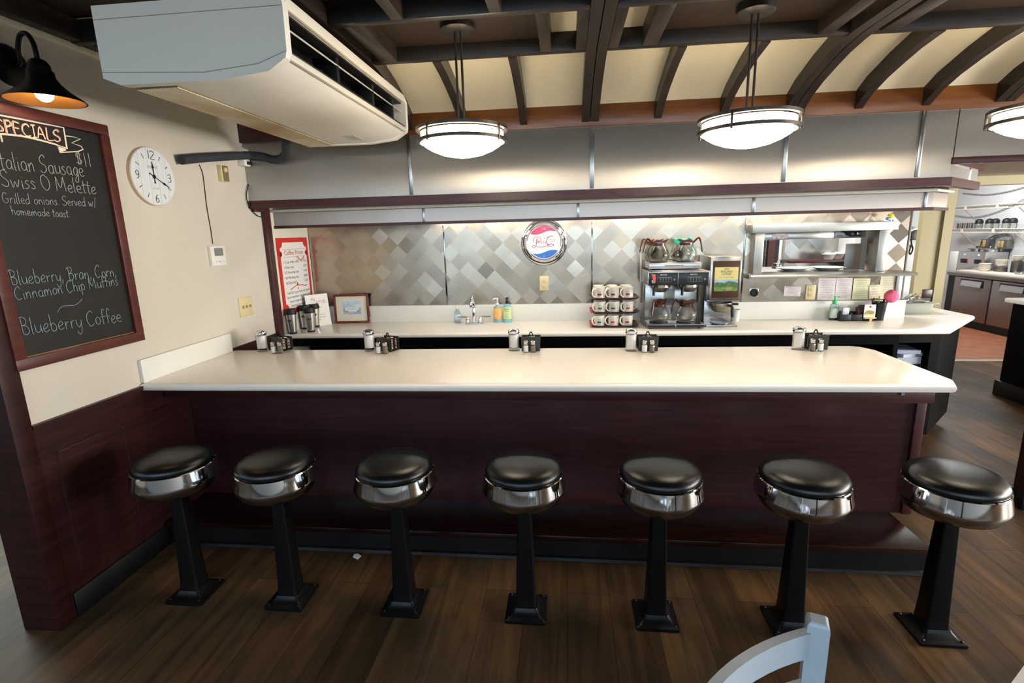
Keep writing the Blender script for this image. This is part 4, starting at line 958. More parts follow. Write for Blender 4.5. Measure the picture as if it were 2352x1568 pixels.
# chrome cola clock on the backsplash
pcx, pcz = -.174, 1.519
pk = thing('neon_clock', 'round chrome-rimmed cola clock on the steel backsplash', 'clock', (pcx, YB, pcz-.18))
MW = basis((pcx, YB-.0005, pcz), (1, 0, 0), (0, 0, 1))
wobj('rim', MB().ring([(.183, 0), (.183, .020), (.176, .032), (.166, .036), (.160, .030), (.154, .044), (.146, .048), (.140, .038), (.134, .034), (.128, .012), (.128, 0)], 72, M=MW), M_chrome, pk)
dial = wobj('dial', MB().lathe([(0, 0), (.130, 0), (.130, .016), (0, .016)], 64, M=MW), mat('dial_cream', 'efeadb', .25), pk)
MWF = MW @ T(0, 0, .0162)
def seg(z0l, z0r, top):
    pts = []; R_ = .126
    edge = [(-R_*math.cos(math.asin(max(-1, min(1, z0l/R_)))), z0l)]
    n_ = 14
    xl = -math.sqrt(max(0, R_*R_-z0l*z0l)); xr = math.sqrt(max(0, R_*R_-z0r*z0r))
    wave = [(xl+(xr-xl)*i/n_, z0l+(z0r-z0l)*i/n_+.010*math.sin(2*PI*i/n_)*(-1)) for i in range(n_+1)]
    a0, a1 = math.atan2(z0r, xr), math.atan2(z0l, xl)
    if not top: a1 = a1+2*PI if a1 < 0 else a1; a0_, a1_ = a0, a1-2*PI
    else: a0_, a1_ = a0, a1
    arc = [(R_*math.cos(a0_+(a1_-a0_)*i/20), R_*math.sin(a0_+(a1_-a0_)*i/20)) for i in range(1, 20)]
    return wave+arc
wobj('red_band', MB().prism(seg(.066, .082, True), 0, .0006, M=MWF), mat('faded_red', '9c3350', .35), dial)
wobj('blue_band', MB().prism(seg(-.084, -.066, False), 0, .0006, M=MWF), mat('clock_blue', '2f62b0', .35), dial)
nm = MB(); text(nm, '12', MWF @ T(0, 0, .0006), .020, 0, .096); text(nm, '6', MWF @ T(0, 0, .0006), .020, 0, -.118); text(nm, '9', MWF, .022, -.104, -.010); text(nm, '3', MWF, .022, .104, -.010)
wobj('numerals', nm, mat('blue_grey_ink', '8fa6bd', .5), dial)
lg = MB()
def cst(pts, wd): stroke(lg, smooth(pts, 5), MWF, wd, False, .0004)
cst([(-.055, .030), (-.062, -.018)], .010)
cst([(-.078, .0), (-.088, .020), (-.070, .042), (-.038, .040), (-.026, .026), (-.034, .008), (-.054, .002)], .006)
cst([(-.060, -.028), (-.080, -.042), (-.092, -.036), (-.090, -.024), (-.076, -.024), (-.040, -.036), (.0, -.036), (.030, -.024), (.055, -.012)], .006)
cst([(.070, .040), (.060, .048), (.036, .040), (.022, .014), (.022, -.008), (.036, -.030), (.060, -.032), (.076, -.022), (.066, -.014), (.044, -.016), (.022, -.014)], .0065)
cst([(-.012, .030), (.015, .034), (.042, .046)], .004)
text(lg, 'EPSI', MWF, .026, -.046, -.014, .062, 'l'); text(lg, 'OLA', MWF, .026, .036, .002, .054, 'l'); text(lg, '-', MWF, .02, .016, -.01)
wobj('script_lettering', lg, mat('faded_red_script', 'a0465a', .4), dial)
wobj('clock_hand', MB().box(-.001, .001, -.05, 0, .002, .003, M=MWF @ RZ(.1)), M_gink, pk); wobj('clock_hand', MB().box(-.0012, .0012, 0, .035, .002, .003, M=MWF @ RZ(-.9)), M_gink, pk)
# wall outlets
def outlet(nm, lb, x, z, M=M_ivory):
    t = thing(nm, lb, 'outlet', (x, YB, z-.058)); f = MB(); f.box(x-.036, x+.036, YB-.006, YB-.0005, z-.058, z+.058, .002); p_ = wobj('plate', f, M, t)
    for dz in (-.02, .02):
        r = wobj('receptacle', MB().box(x-.017, x+.017, YB-.009, YB-.006, z+dz-.015, z+dz+.015, .003), M, t)
        sl = MB()
        for dx in (-.006, .006): sl.box(x+dx-.0012, x+dx+.0012, YB-.0095, YB-.0089, z+dz-.004, z+dz+.006)
        sl.box(x-.002, x+.002, YB-.0095, YB-.0089, z+dz-.011, z+dz-.007); wobj('slots', sl, M_matt, r)
outlet('wall_outlet', 'cream outlet below the chrome cola clock', -.178, 1.193)
outlet('wall_outlet', 'cream outlet under the pass shelf beside the pinned papers', 1.874, 1.092)
so_ = thing('round_socket', 'round black power socket under the left end of the pass shelf', 'outlet', (1.454, YB, 1.06))
wobj('plate', MB().box(1.454-.034, 1.454+.034, YB-.005, YB-.0005, 1.095-.034, 1.095+.034, .002), M_steel, so_)
wobj('socket', MB().lathe([(0, 0), (.031, 0), (.031, .014), (.024, .018), (.022, .010), (0, .010)], 28, M=basis((1.454, YB-.005, 1.095), (1, 0, 0), (0, 0, 1))), M_matt, so_)
# ---------------------------------------------------------------- mugs on three trays
M_tray = mat('brown_tray', '4a2a1c', .35, var=.1)
TZ = [ZB, .990, 1.094]; tx0, tx1, ty0, ty1 = .185, .535, 3.815, 4.085
for i, z in enumerate(TZ):
    t = thing('serving_tray', ['bottom brown tray of the mug stack, resting on the counter', 'middle brown tray of the mug stack', 'top brown tray carrying the upper layer of mugs'][i], 'tray', ((tx0+tx1)/2, (ty0+ty1)/2, z), 0, 'stacked mug trays')
    def rr(d, zz): 
        r_ = .04; out = []
        for cx, cy2, a0 in ((tx1+d-r_, ty1+d-r_, 0), (tx0-d+r_, ty1+d-r_, PI/2), (tx0-d+r_, ty0-d+r_, PI), (tx1+d-r_, ty0-d+r_, 1.5*PI)):
            for k2 in range(5): a = a0+PI/2*k2/4; out.append((cx+r_*math.cos(a), cy2+r_*math.sin(a), zz))
        return out
    wobj('dish', MB().loft([rr(-.018, z+.001), rr(-.012, z+.001), rr(.004, z+.014), rr(.006, z+.015), rr(.003, z+.017), rr(-.012, z+.006), rr(-.03, z+.006)]), M_tray, t)
    if i < 2: wobj('liner', MB().box(tx0-.002, tx0+.012, ty0+.012, ty0+.16, z+.007, z+.030, .003), M_red, t, 'orange-red liner edge')
mg_ = thing('coffee_mug', 'mug', 'mug', (0, 0, 0), 0, 'white mugs on the stacked trays')
obj('cup', MB().lathe([(0, 0), (.034, 0), (.0385, .004), (.0395, .04), (.0415, .080), (.0425, .0835), (.0405, .0835), (.0385, .08), (.0365, .01), (0, .008)], 36), M_cer, mg_)
hp = smooth([(0, -.038, .070), (0, -.052, .076), (0, -.070, .066), (0, -.076, .046), (0, -.068, .026), (0, -.052, .014), (0, -.038, .018)], 4)
obj('handle', MB().tube(hp, .0062, 8, flat=.8), M_cer, mg_)
def decal(parent, col, nm):
    d = MB()
    for k2 in range(12):
        a = -PI/2+(.42+k2*.062); hh = .0065 if 1 < k2 < 10 else .004
        d.box(.0402, .0416, -.0014, .0014, .036-hh-.004, .036+hh-.002 if k2 % 3 else .036+hh+.001, M=RZ(a))
    o1 = obj('car_print', d, col, parent)
    d = MB()
    for zz, n_ in ((.058, 10), (.052, 11), (.018, 12)):
        for k2 in range(n_):
            if k2 % 4 == 3: continue
            d.box(.0404+.0004*(zz > .05), .0416+.0004*(zz > .05), -.0011, .0011, zz-.0011, zz+.0011, M=RZ(-PI/2+.44+k2*.058))
    o2 = obj('print_lines', d, M_gink, parent)
    return o1, o2
cols = {'m': mat('maroon_print', '8e2f48', .4), 'g': mat('green_print', '3f6f68', .4), 'o': mat('orange_print', 'b85a38', .4), 'r': mat('crimson_print', 'c02a4c', .4)}
cname = {'m': 'maroon', 'g': 'green', 'o': 'orange', 'r': 'crimson'}
d1, d2 = decal(mg_, cols['m'], 'm')
pal = [['g', 'r', 'm'], ['g', 'g', 'o'], ['m', 'm', 'm']]
cn = ['left', 'centre', 'right']; ln = ['bottom', 'middle', 'top']; rn = ['front', 'second', 'back']
first = True
for L_ in range(3):
    for r_ in range(3 if L_ == 2 else 2):
        for c_ in range(3):
            x = .249+.103*c_+(.004 if L_ == 1 else 0); y = 3.868+.083*r_
            o = mg_ if first else dup(mg_, (0, 0, 0)); first = False
            o.location = (x, y, TZ[L_]+.0065); o.rotation_euler = (0, 0, -1.0+(.25 if c_ == 0 else 0)+.12*((L_*3+c_+r_) % 3-1))
            for c2 in o.children:
                if c2.name.startswith('car_print'):
                    c2.data = c2.data.copy(); c2.data.materials[0] = cols[pal[L_][c_]]
            if L_ == 1 and c_ == 2 and r_ == 1: o.rotation_euler = (0, 0, 1.3)
            o['label'] = 'white mug with %s print, %s of the %s row on the %s tray' % (cname[pal[L_][c_]], cn[c_], rn[r_], ln[L_])
# ---------------------------------------------------------------- coffee brewer
bx0, bx1, by0, by1 = .582, .992, 3.75, 4.11
br = thing('coffee_brewer', 'twin stainless coffee brewer with black control panel between mugs and grinder', 'coffee machine', ((bx0+bx1)/2, 3.93, ZB))
wobj('base', MB().box(bx0, bx1, by0, by1, ZB+.012, ZB+.034, .004), M_steel, br)
bbk = MB()
for a, c in ((bx0+.003, .783), (.791, bx1-.003)): bbk.box(a, c, by0-.002, by0+.004, ZB+.015, ZB+.030)
wobj('base_strip', bbk, M_matt, br)
for x in (bx0+.03, bx1-.03):
    for y in (by0+.03, by1-.03): wobj('foot', MB().lathe([(.012, 0), (.012, .012), (0, .012)], 12, (x, y, ZB)), M_matt, br)
for x in (.682, .878): wobj('hot_plate', MB().lathe([(0, ZB+.034), (.066, ZB+.034), (.066, ZB+.040), (0, ZB+.040)], 36, (x, 3.85, 0)), M_matt, br)
wobj('column', MB().box(bx0+.015, bx1-.015, 3.97, by1, ZB+.034, 1.215, .003), M_steel, br)
tbk = MB(); tbk.box(bx0-.006, bx1+.012, by0-.01, by1, 1.208, 1.304, .003); wobj('head', tbk, M_steel, br)
for a, c in ((bx0+.002, .786), (.790, bx1+.004)):
    p_ = wobj('control_panel', MB().box(a, c, by0-.016, by0-.009, 1.206, 1.294, .002), mat('panel_black', '1b1c1f', .3), br)
    Mx = basis((0, by0-.0162, 0), (1, 0, 0), (0, 0, 1)); t_ = MB(); mid = (a+c)/2
    text(t_, 'BUNN', Mx, .009, mid+.006, 1.276, .034); t_.lathe([(0, 0), (.004, 0), (.004, .0006), (0, .0006)], 10, M=Mx @ T(mid-.018, 1.280, 0)); wobj('panel_lettering', t_, M_pap, p_)
    fr_ = MB(); fr_.box(mid-.040, mid+.058, by0-.0175, by0-.016, 1.228, 1.264, .002); wobj('switch_bezel', fr_, mat('bezel_grey', '6d7274', .35, .5), p_)
    for k2 in range(5):
        x = mid-.030+k2*.0195; wobj('rocker_switch', MB().box(x-.0065, x+.0065, by0-.021, by0-.0175, 1.233, 1.259, .002), mat('switch_dark', '241214', .3) if k2 in (1, 3, 4) else M_matt, p_)
    wobj('brew_button', MB().ring([(.004, 0), (.007, 0), (.007, .003), (.004, .003)], 20, M=basis((mid+.076, by0-.016, 1.246), (1, 0, 0), (0, 0, 1))), M_alu, p_)
hw = wobj('hot_water_valve', MB().box(bx0+.018, bx0+.044, by0-.045, by0-.016, 1.222, 1.250, .004), M_alu, br)
wobj('tap_lever', MB().prism([(bx0+.012, 1.290), (bx0+.040, 1.288), (bx0+.045, 1.262), (bx0+.044, 1.235), (bx0+.026, 1.235), (bx0+.024, 1.262)], by0-.052, by0-.046, 'y'), mat('orange_red_plastic', 'e0604a', .35), hw)
for x in (.682, .878):
    f_ = wobj('brew_funnel', MB().lathe([(.0, 1.150), (.040, 1.150), (.046, 1.153), (.066, 1.180), (.070, 1.184), (.070, 1.206), (0, 1.206)], 36, (x, 3.83, 0)), mat('funnel_steel', 'a29a8c', .25, .9, var=.05), br)
    wobj('funnel_handle', MB().tube([(x-.045, 3.765, 1.197), (x-.055, 3.735, 1.196), (x-.062, 3.722, 1.18), (x-.064, 3.715, 1.135)], [.009, .009, .0095, .009], 8), M_matt, f_)
    s_ = MB(); s_.box(x-.018, x+.022, 3.757, 3.762, 1.190, 1.200); wobj('funnel_sticker', s_, mat('sticker_white', 'dcd8d0', .5, col2='a08a60', sc=90), f_)
wobj('warning_label', MB().box(.735, .815, 3.966, 3.9705, 1.02, 1.155), mat('label_grey', 'c3c4c2', .5), br); wobj('warning_label', MB().box(.735, .815, 3.9655, 3.9705, 1.088, 1.098), mat('label_yellow', 'c6b23a', .5), br); wobj('warning_label', MB().box(.742, .812, 3.9655, 3.9705, 1.03, 1.085), mat('label_dark', '5c6064', .5, col2='8c9094', sc=80), br)
wm = wobj('upper_warmer', MB().box(bx0+.006, .952, 3.775, by1, 1.318, 1.362, .003), M_steel, br)
bg_ = MB(); bg_.box(.70, .83, 3.7735, 3.7755, 1.337, 1.345, .001); wobj('warmer_badge', bg_, mat('badge_bronze', '8f8878', .4), wm)
hl = MB()
for r_ in range(2):
    for k2 in range(3): hl.box(bx0+.0045, bx0+.0065, 3.80+k2*.05, 3.828+k2*.05, 1.328+r_*.016, 1.336+r_*.016)
wobj('vent_slots', hl, M_pap, wm)
for x in (.668, .862):
    for y in (3.862, 4.025): wobj('warmer_plate', MB().lathe([(0, 1.362), (.062, 1.362), (.062, 1.367), (0, 1.367)], 30, (x, y, 0)), M_matt, br)
wobj('side_bracket', MB().prism([(4.03, 1.20), (4.105, 1.20), (4.105, 1.48), (4.085, 1.47), (4.04, 1.32)], bx0-.014, bx0-.008, 'x'), M_steel, br)
wobj('lid_rail', MB().box(bx0+.02, bx1-.03, 3.77, 3.90, 1.304, 1.312, .003), M_alu, br)
# decanters
M_dg = thin_glass('decanter_glass', 'fefefd', .32)
def decanter(lb, col, loc, ang):
    t = thing('coffee_decanter', lb, 'coffee pot', loc, ang, 'glass coffee decanters')
    obj('bowl', MB().lathe([(0, .001), (.058, .001), (.064, .004), (.076, .028), (.0785, .046), (.074, .072), (.060, .100), (.046, .118), (.043, .126), (.0415, .126), (.0445, .118), (.058, .099), (.072, .071), (.0765, .046), (.074, .029), (.062, .006), (0, .004)], 40), M_dg, t)
    obj('collar', MB().ring([(.0475, .113), (.0475, .132), (.042, .136), (.041, .132), (.0445, .118), (.0465, .113)], 36), col, t)
    obj('pour_lid', MB().prism([(-.040, .130), (.040, .132), (.062, .160), (.050, .158), (.020, .150), (-.020, .158), (-.036, .150)], -.030, .030, 'y'), col, t)
    hp = smooth([(-.040, 0, .128), (-.055, 0, .142), (-.075, 0, .162), (-.088, 0, .160), (-.098, 0, .135), (-.106, 0, .095), (-.112, 0, .062)], 4)
    obj('handle', MB().tube(hp, [.010]*8+[.009]*8+[.0075]*9, 8, flat=.75), col, t)
    return t
dA = decanter('empty glass pot with brown handle on the lower left hot plate', M_brown, (.682, 3.85, ZB+.040), .95)
def dd(loc, ang, lb): return dup(dA, loc, ang, lb)
dd((.878, 3.85, ZB+.040), .18, 'empty glass pot with brown handle on the lower right hot plate')
dd((.668, 3.862, 1.367), .05, 'front left empty glass pot with brown handle on top of the brewer')
dd((.862, 3.862, 1.367), PI-.1, 'front right empty glass pot on top of the brewer, brown handle towards the grinder')
dd((.668, 4.025, 1.367), .0, 'rear left glass pot with brown handle on top of the brewer')
decanter('rear right glass pot with green collar and lid on top of the brewer', M_green, (.862, 4.025, 1.367), PI-1.0)
# ---------------------------------------------------------------- coffee grinder
gx0, gx1, gy0, gy1 = 1.022, 1.236, 3.80, 4.11
gd = thing('coffee_grinder', 'stainless coffee grinder with a full hopper window beside the brewer', 'coffee grinder', ((gx0+gx1)/2, 3.96, ZB))
wobj('hopper_case', MB().box(gx0, gx1, gy0, gy1, 1.082, 1.395, .004), M_steel, gd)
wobj('column', MB().box(gx0+.004, gx1-.02, 3.93, gy1, ZB+.012, 1.082, .003), M_steel, gd)
wobj('base', MB().box(gx0-.002, gx1+.006, 3.825, gy1, ZB, ZB+.013, .003), M_steel, gd)
gmn = mat('coffee_beans', '5a3418', .6, col2='2e180b', sc=160)
wn_ = wobj('bean_window', MB().box(gx0+.016, gx1-.012, gy0-.003, gy0+.002, 1.104, 1.366, .001), gmn, gd, 'dark coffee beans behind the window')
lw0, lw1, lz0, lz1 = gx0+.030, gx1-.022, 1.152, 1.322
lbq = wobj('coffee_label', MB().box(lw0, lw1, gy0-.0045, gy0-.003, lz0, lz1), mat('label_cream_yellow', 'e6d98c', .5, var=.02), wn_)
ML = basis((lw0, gy0-.0046, lz0), (1, 0, 0), (0, 0, 1)); lw = lw1-lw0
wobj('label_sky', MB().box(0, lw, .045, .082, 0, .0004, M=ML), mat('label_sky_blue', '8fb9d6', .5, col2='b9d2dc', sc=20), lbq)
q = MB(); q.prism([(0, 0), (lw, 0), (lw, .055), (lw*.85, .066), (lw*.62, .072), (lw*.45, .058), (lw*.3, .062), (lw*.12, .064), (0, .056)], .0004, .0009, M=ML); wobj('label_hills', q, mat('label_hill_green', '5f8a45', .5, col2='3f6b38', sc=50), lbq)
q = MB(); q.prism([(0, 0), (lw, 0), (lw, .026), (lw*.6, .034), (lw*.3, .026), (0, .034)], .0009, .0013, M=ML); wobj('label_field', q, mat('label_field_green', '86ac52', .5, col2='4c7a3a', sc=80), lbq)
q = MB(); q.box(lw*.52, lw*.72, .008, .022, .0013, .0017, M=ML); q.prism([(lw*.50, .022), (lw*.74, .022), (lw*.70, .031), (lw*.54, .031)], .0013, .0018, M=ML); wobj('label_barn', q, mat('label_barn_red', '9a5a50', .5, col2='c9b8a8', sc=90), lbq)
q = MB()
for i in range(14): q.lathe([(.0, 0), (.004, .0), (.003, .0006), (0, .0006)], 8, M=ML @ T(lw*(.06+.066*i), .03+.012*((i*5) % 3), .0013))
wobj('label_trees', q, mat('label_tree_dark', '3b4f2c', .5, col2='8a5a32', sc=120), lbq)
q = MB(); text(q, 'NEW', ML, .014, lw/2, .150, .034); text(q, 'ENGLAND', ML, .014, lw/2, .132, .078); text(q, 'COFFEE', ML, .014, lw/2, .114, .064); wobj('label_name', q, M_ink, lbq)
q = MB(); text(q, 'Fresh Ground Coffee', ML, .008, lw/2, .094, .105, shear=.35); wobj('label_script', q, M_gink, lbq)
for x in (gx0+.008, gx1-.006):
    for z in (1.09, 1.385): wobj('screw', MB().lathe([(0, 0), (.004, 0), (.003, .002), (0, .002)], 10, M=basis((x, gy0, z), (1, 0, 0), (0, 0, 1))), M_steeld, gd)
fcx = gx0+.095
f_ = wobj('brew_funnel', MB().lathe([(0, 1.000), (.048, 1.000), (.058, 1.008), (.074, 1.04), (.082, 1.046), (.082, 1.066), (.078, 1.066), (.074, 1.05), (0, 1.03)], 36, (fcx, 3.84, 0)), mat('funnel_steel', 'a29a8c', .25, .9), gd)
wobj('funnel_handle', MB().tube([(fcx+.035, 3.768, 1.053), (fcx+.048, 3.742, 1.052), (fcx+.052, 3.735, 1.04), (fcx+.054, 3.73, .975)], [.010, .010, .011, .0095], 8), M_matt, f_)
wobj('funnel_tab', MB().box(fcx+.078, fcx+.115, 3.80, 3.835, 1.048, 1.062, .003), M_matt, f_)
wobj('support_arm', MB().box(fcx-.09, fcx+.09, 3.86, 3.95, 1.066, 1.080, .003), M_steel, gd)
dp = wobj('drip_dish', MB().lathe([(0, ZB+.013), (.058, ZB+.013), (.066, ZB+.020), (.066, ZB+.022), (.056, ZB+.016), (0, ZB+.016)], 32, (fcx+.02, 3.895, 0)), M_alu, gd)
q = MB(); text(q, 'BEFORE REMOVING FUNNEL', basis((0, 3.9295, 0), (1, 0, 0), (0, 0, 1)), .007, fcx, .955, .10); text(q, 'DO NOT USE SWITCH WHILE', basis((0, 3.9295, 0), (1, 0, 0), (0, 0, 1)), .007, fcx, .945, .10); wobj('warning_lettering', q, M_ink, gd)
wc = at(1684, 734, Z=ZB)
solo('paper_cup', MB().lathe([(0, ZB), (.030, ZB), (.036, ZB+.085), (.038, ZB+.088), (.036, ZB+.09), (.034, ZB+.086), (.028, ZB+.006), (0, ZB+.006)], 28, (1.300, 4.08, 0)), M_pap, 'plain white cup half hidden behind the coffee grinder', 'cup')
# ================================================================== the pass-through window
pw = thing('serving_hatch', 'stainless surround of the kitchen pass-through', 'serving hatch', (1.88, 4.10, 1.25))
M_pf = mat('pass_steel', 'a3a39f', .42, .9, var=.03)
wobj('top_rail', MB().box(1.382, 2.395, 4.065, YB-.001, 1.550, 1.612, .003), M_pf, pw)
wobj('post', MB().box(1.412, 1.478, 4.085, YB-.001, 1.248, 1.550, .003), M_pf, pw); wobj('post', MB().box(2.283, 2.352, 4.085, YB-.001, 1.248, 1.550, .003), M_pf, pw)
ps = thing('pass_shelf', 'stainless pass shelf with rounded front edge holding two plates', 'shelf', (1.93, 4.1, 1.22))
sp = [(3.985, 1.222), (3.978, 1.234), (3.985, 1.246), (4.0, 1.2475)]
q = MB(); q.prism([(4.0, 1.2475), (3.984, 1.2445), (3.977, 1.234), (3.984, 1.2235), (4.0, 1.2205), (4.155, 1.2205), (4.155, 1.2475)], 1.362, 2.515, 'x'); q.box(PX0+.004, PX1-.004, 4.15, 4.78, 1.226, 1.2475)
wobj('slab', q, mat('shelf_steel', 'c4c2bd', .36, .9, var=.03), ps); wobj('end_cap', MB().box(1.352, 1.364, 3.985, 4.10, 1.215, 1.249, .004), M_pf, ps)
wobj('bracket', MB().box(2.478, 2.52, YB-.014, YB-.001, 1.026, 1.2205, .002), M_pf, ps)
hl_ = thing('heat_lamp', 'stainless heat lamp bar with control box inside the pass-through', 'heat lamp', (1.86, 4.3, 1.49))
wobj('housing', MB().box(1.484, 2.06, 4.27, 4.42, 1.492, 1.548, .003), M_steel, hl_)
q = wobj('control_box', MB().box(2.06, 2.285, 4.265, 4.42, 1.494, 1.549, .003), M_pf, hl_)
wobj('control_face', MB().prism([(2.10, 1.548), (2.25, 1.548), (2.25, 1.505), (2.17, 1.505), (2.14, 1.515), (2.125, 1.535), (2.10, 1.54)], 4.2625, 4.2655, 'y'), M_matt, q)
wobj('dial', MB().ring([(.006, 0), (.009, 0), (.009, .004), (.006, .004)], 18, M=basis((2.185, 4.2625, 1.525), (1, 0, 0), (0, 0, 1))), M_alu, q)
wobj('rocker', MB().box(2.215, 2.245, 4.258, 4.2625, 1.512, 1.540, .002), M_alu, q)
tx = MB(); text(tx, 'APW', basis((2.095, 4.2648, 1.505), (1, 0, 0), (0, 0, 1)), .014); wobj('maker_lettering', tx, M_ink, q)
wobj('warning_plate', MB().box(1.60, 1.72, 4.267, 4.2695, 1.500, 1.540), mat('plate_silver_red', 'c9c4bf', .3, .6, col2='9a6a66', sc=60), hl_)
wobj('sticker', MB().box(1.49, 1.545, 4.266, 4.2695, 1.495, 1.538), M_pap, hl_)
wobj('lamp_bracket', MB().box(1.50, 1.52, 4.34, 4.36, 1.548, 1.62, .001), M_pf, hl_); wobj('lamp_bracket', MB().box(2.24, 2.26, 4.34, 4.36, 1.549, 1.62, .001), M_pf, hl_)
struct('trim_18', MB().box(1.40, 2.40, 4.262, 4.45, 1.62, 1.70), M_white)
solo('side_guard', MB().box(2.155, 2.27, 4.272, 4.279, 1.249, 1.45, .002), M_steeld, 'upright steel guard plate at the right of the pass-through', 'guard')
plt = thing('dinner_plate', 'left plate on the pass shelf', 'plate', (0, 0, 0), 0, 'plates in the pass-through')
obj('dish', MB().lathe([(0, .002), (.062, .0), (.066, .003), (.085, .010), (.122, .022), (.125, .024), (.122, .026), (.084, .014), (.06, .009), (0, .009)], 48), M_cer, plt)
plt.location = (1.79, 4.30, 1.2475)
o = dup(plt, (2.055, 4.31, 1.2475), 0, 'right plate on the pass shelf, beside the steel guard')
plt['label'] = 'left cream plate on the pass shelf, in front of the desk bell'
bl = thing('desk_bell', 'small chrome desk bell standing behind the left plate in the pass', 'bell', (1.785, 4.60, 1.2475))
obj('base', MB().lathe([(0, 0), (.042, 0), (.042, .006), (.036, .012), (0, .012)], 30), M_matt, bl)
obj('dome', MB().lathe([(.036, .014), (.0375, .018), (.034, .034), (.022, .045), (.006, .049), (0, .049)], 30), M_chrome, bl)
obj('plunger', MB().lathe([(.003, .048), (.003, .060), (.005, .062), (.005, .066), (0, .067)], 12), M_chrome, bl)
# inside the cook line seen through the pass
struct('trim_19', MB().box(1.83, 1.90, 5.2, 5.28, 0, 2.3), M_matt); struct('trim_20', MB().box(1.925, 1.985, 5.20, 5.26, 0, 2.3), M_trim); struct('trim_21', MB().box(1.985, 2.03, 5.22, 5.28, 0, 2.3), M_black)
struct('trim_22', MB().box(2.03, 2.19, 5.55, 5.595, 0, 2.3), M_white); struct('trim_23', MB().box(2.19, 2.21, 5.54, 5.595, 0, 2.3), M_grey)
csf = thing('wall_shelf', 'maroon shelf on the steel wall beyond the pass-through', 'shelf', (2.5, 5.45, 1.24))
wobj('board', MB().box(2.18, 2.749, 5.33, 5.599, 1.238, 1.262, .003), M_trim, csf)
for i, (x, lb) in enumerate(((2.60, 'left ribbed white bowl stack on the maroon shelf beyond the pass'), (2.715, 'right ribbed white bowl on the maroon shelf beyond the pass'))):
    pr_ = [(.0, 0), (.040, 0), (.058, .045), (.066, .052), (.062, .054), (.054, .046), (.036, .008), (0, .008)]
    if i == 0:
        bw = thing('ribbed_bowl', lb, 'bowl', (x-.02, 5.42, 1.262), 0, 'ribbed bowls beyond the pass'); obj('bowl', MB().lathe(pr_, 24), M_cer, bw); obj('lid_wrap', MB().lathe([(.0, .05), (.058, .05), (.03, .066), (0, .07)], 20), M_pap, bw)
    else: dup(bw, (x-.01, 5.50, 1.262), .3, lb)
struct('wall_cook_side', MB().box(2.75, 2.80, 5.30, 5.70, 0, 2.6), M_white)
# papers pinned to the backsplash under the shelf
def paper(lb, x0, x1, z0, z1, col, rot=0, lines=8, boxes=False, off=0):
    t = thing('pinned_paper', lb, 'paper', ((x0+x1)/2, YB, z0), 0, 'papers pinned under the pass shelf'); Mx = basis(((x0+x1)/2, YB-.003-off, (z0+z1)/2), (math.cos(rot), 0, math.sin(rot)), (-math.sin(rot), 0, math.cos(rot))); w_, h_ = (x1-x0)/2, (z1-z0)/2
    g_ = MB(); nx = 6; V = []; Fs = []
    for i in range(nx+1):
        for j in range(nx+1): V.append((-w_+2*w_*i/nx, -h_+2*h_*j/nx, .0012*math.sin(i*1.3+j*.7)))
    for i in range(nx):
        for j in range(nx): Fs.append((i*(nx+1)+j, (i+1)*(nx+1)+j, (i+1)*(nx+1)+j+1, i*(nx+1)+j+1))
    g_.add(V, Fs, Mx); g_.add([(a, b, c-.001) for a, b, c in V], [f[::-1] for f in Fs], Mx)
    sh_ = wobj('sheet', g_, col, t)
    l_ = MB()
    for i in range(lines):
        y = h_*(.8-1.6*i/max(1, lines-1)); a = -w_*(.8-.25*((i*3) % 4)/3); c = w_*(.85-.3*((i*5) % 3)/2)
        l_.box(a, c, y-.0009, y+.0009, .0018, .0024, M=Mx)
    if boxes:
        for x in (-.3, .35): 
            for yy in (-.86, -.72): l_.box(w_*(x-.25), w_*(x+.25), h_*yy-.0006, h_*yy+.0006, .0018, .0024, M=Mx)
    wobj('print', l_, M_gink, sh_); return t
M_pk = mat('pinkish_paper', 'ddd0cf', .45, var=.03); M_yl = mat('yellow_paper', 'dbd8ae', .6, var=.02); M_yl2 = mat('buff_paper', 'ded6b8', .6, var=.02)
paper('small white tent-folded notice left of the outlet under the pass shelf', 1.677, 1.802, 1.064, 1.138, M_pk, -.04, 7)
paper('left pinkish plastic sleeve of two menu sheets under the pass shelf', 1.925, 2.052, 1.032, 1.198, M_pk, 0, 11, True)
paper('right half of the pinkish plastic sleeve under the pass shelf', 2.054, 2.170, 1.032, 1.198, M_pk, 0, 11, True)
paper('yellow typed list right of the pink sleeve', 2.178, 2.296, 1.032, 1.192, M_yl, -.02, 10)
paper('small handwritten buff note between two yellow lists', 2.296, 2.372, 1.040, 1.142, M_yl2, .05, 5, off=.004)
paper('tall buff typed list at the right end under the shelf', 2.368, 2.474, 1.034, 1.205, M_yl2, -.02, 11)
# hand sanitiser, organiser, cup
hz = bottle('sanitizer_bottle', 'clear sanitizer bottle with green pump left of the black organiser', 'bottle', (1917, 727))
obj('body', MB().lathe([(0, 0), (.030, 0), (.033, .006), (.033, .10), (.028, .118), (.014, .126), (0, .126)], 24, syy=.7), M_clear, hz)
obj('gel', MB().lathe([(0, .003), (.030, .004), (.030, .085), (0, .085)], 24, syy=.68), thin_glass('sanitizer_gel', 'eef4ee', .2), hz)
obj('label', MB().lathe([(.0335, .018), (.0335, .092)], 24, sx=.98, syy=.71), mat('sanitizer_label', 'e4ece0', .5, col2='bcdcc0', sc=25), hz)
obj('pump', MB().lathe([(.015, .124), (.017, .128), (.016, .146), (.006, .156), (.006, .172), (.010, .174), (.010, .181), (0, .182)], 18), mat('bright_green_plastic', '46c878', .3), hz)
obj('nozzle', MB().tube([(0, 0, .177), (.018, -.006, .179), (.028, -.01, .174)], .004, 8), MATS['bright_green_plastic'], hz)
oy = 4.06
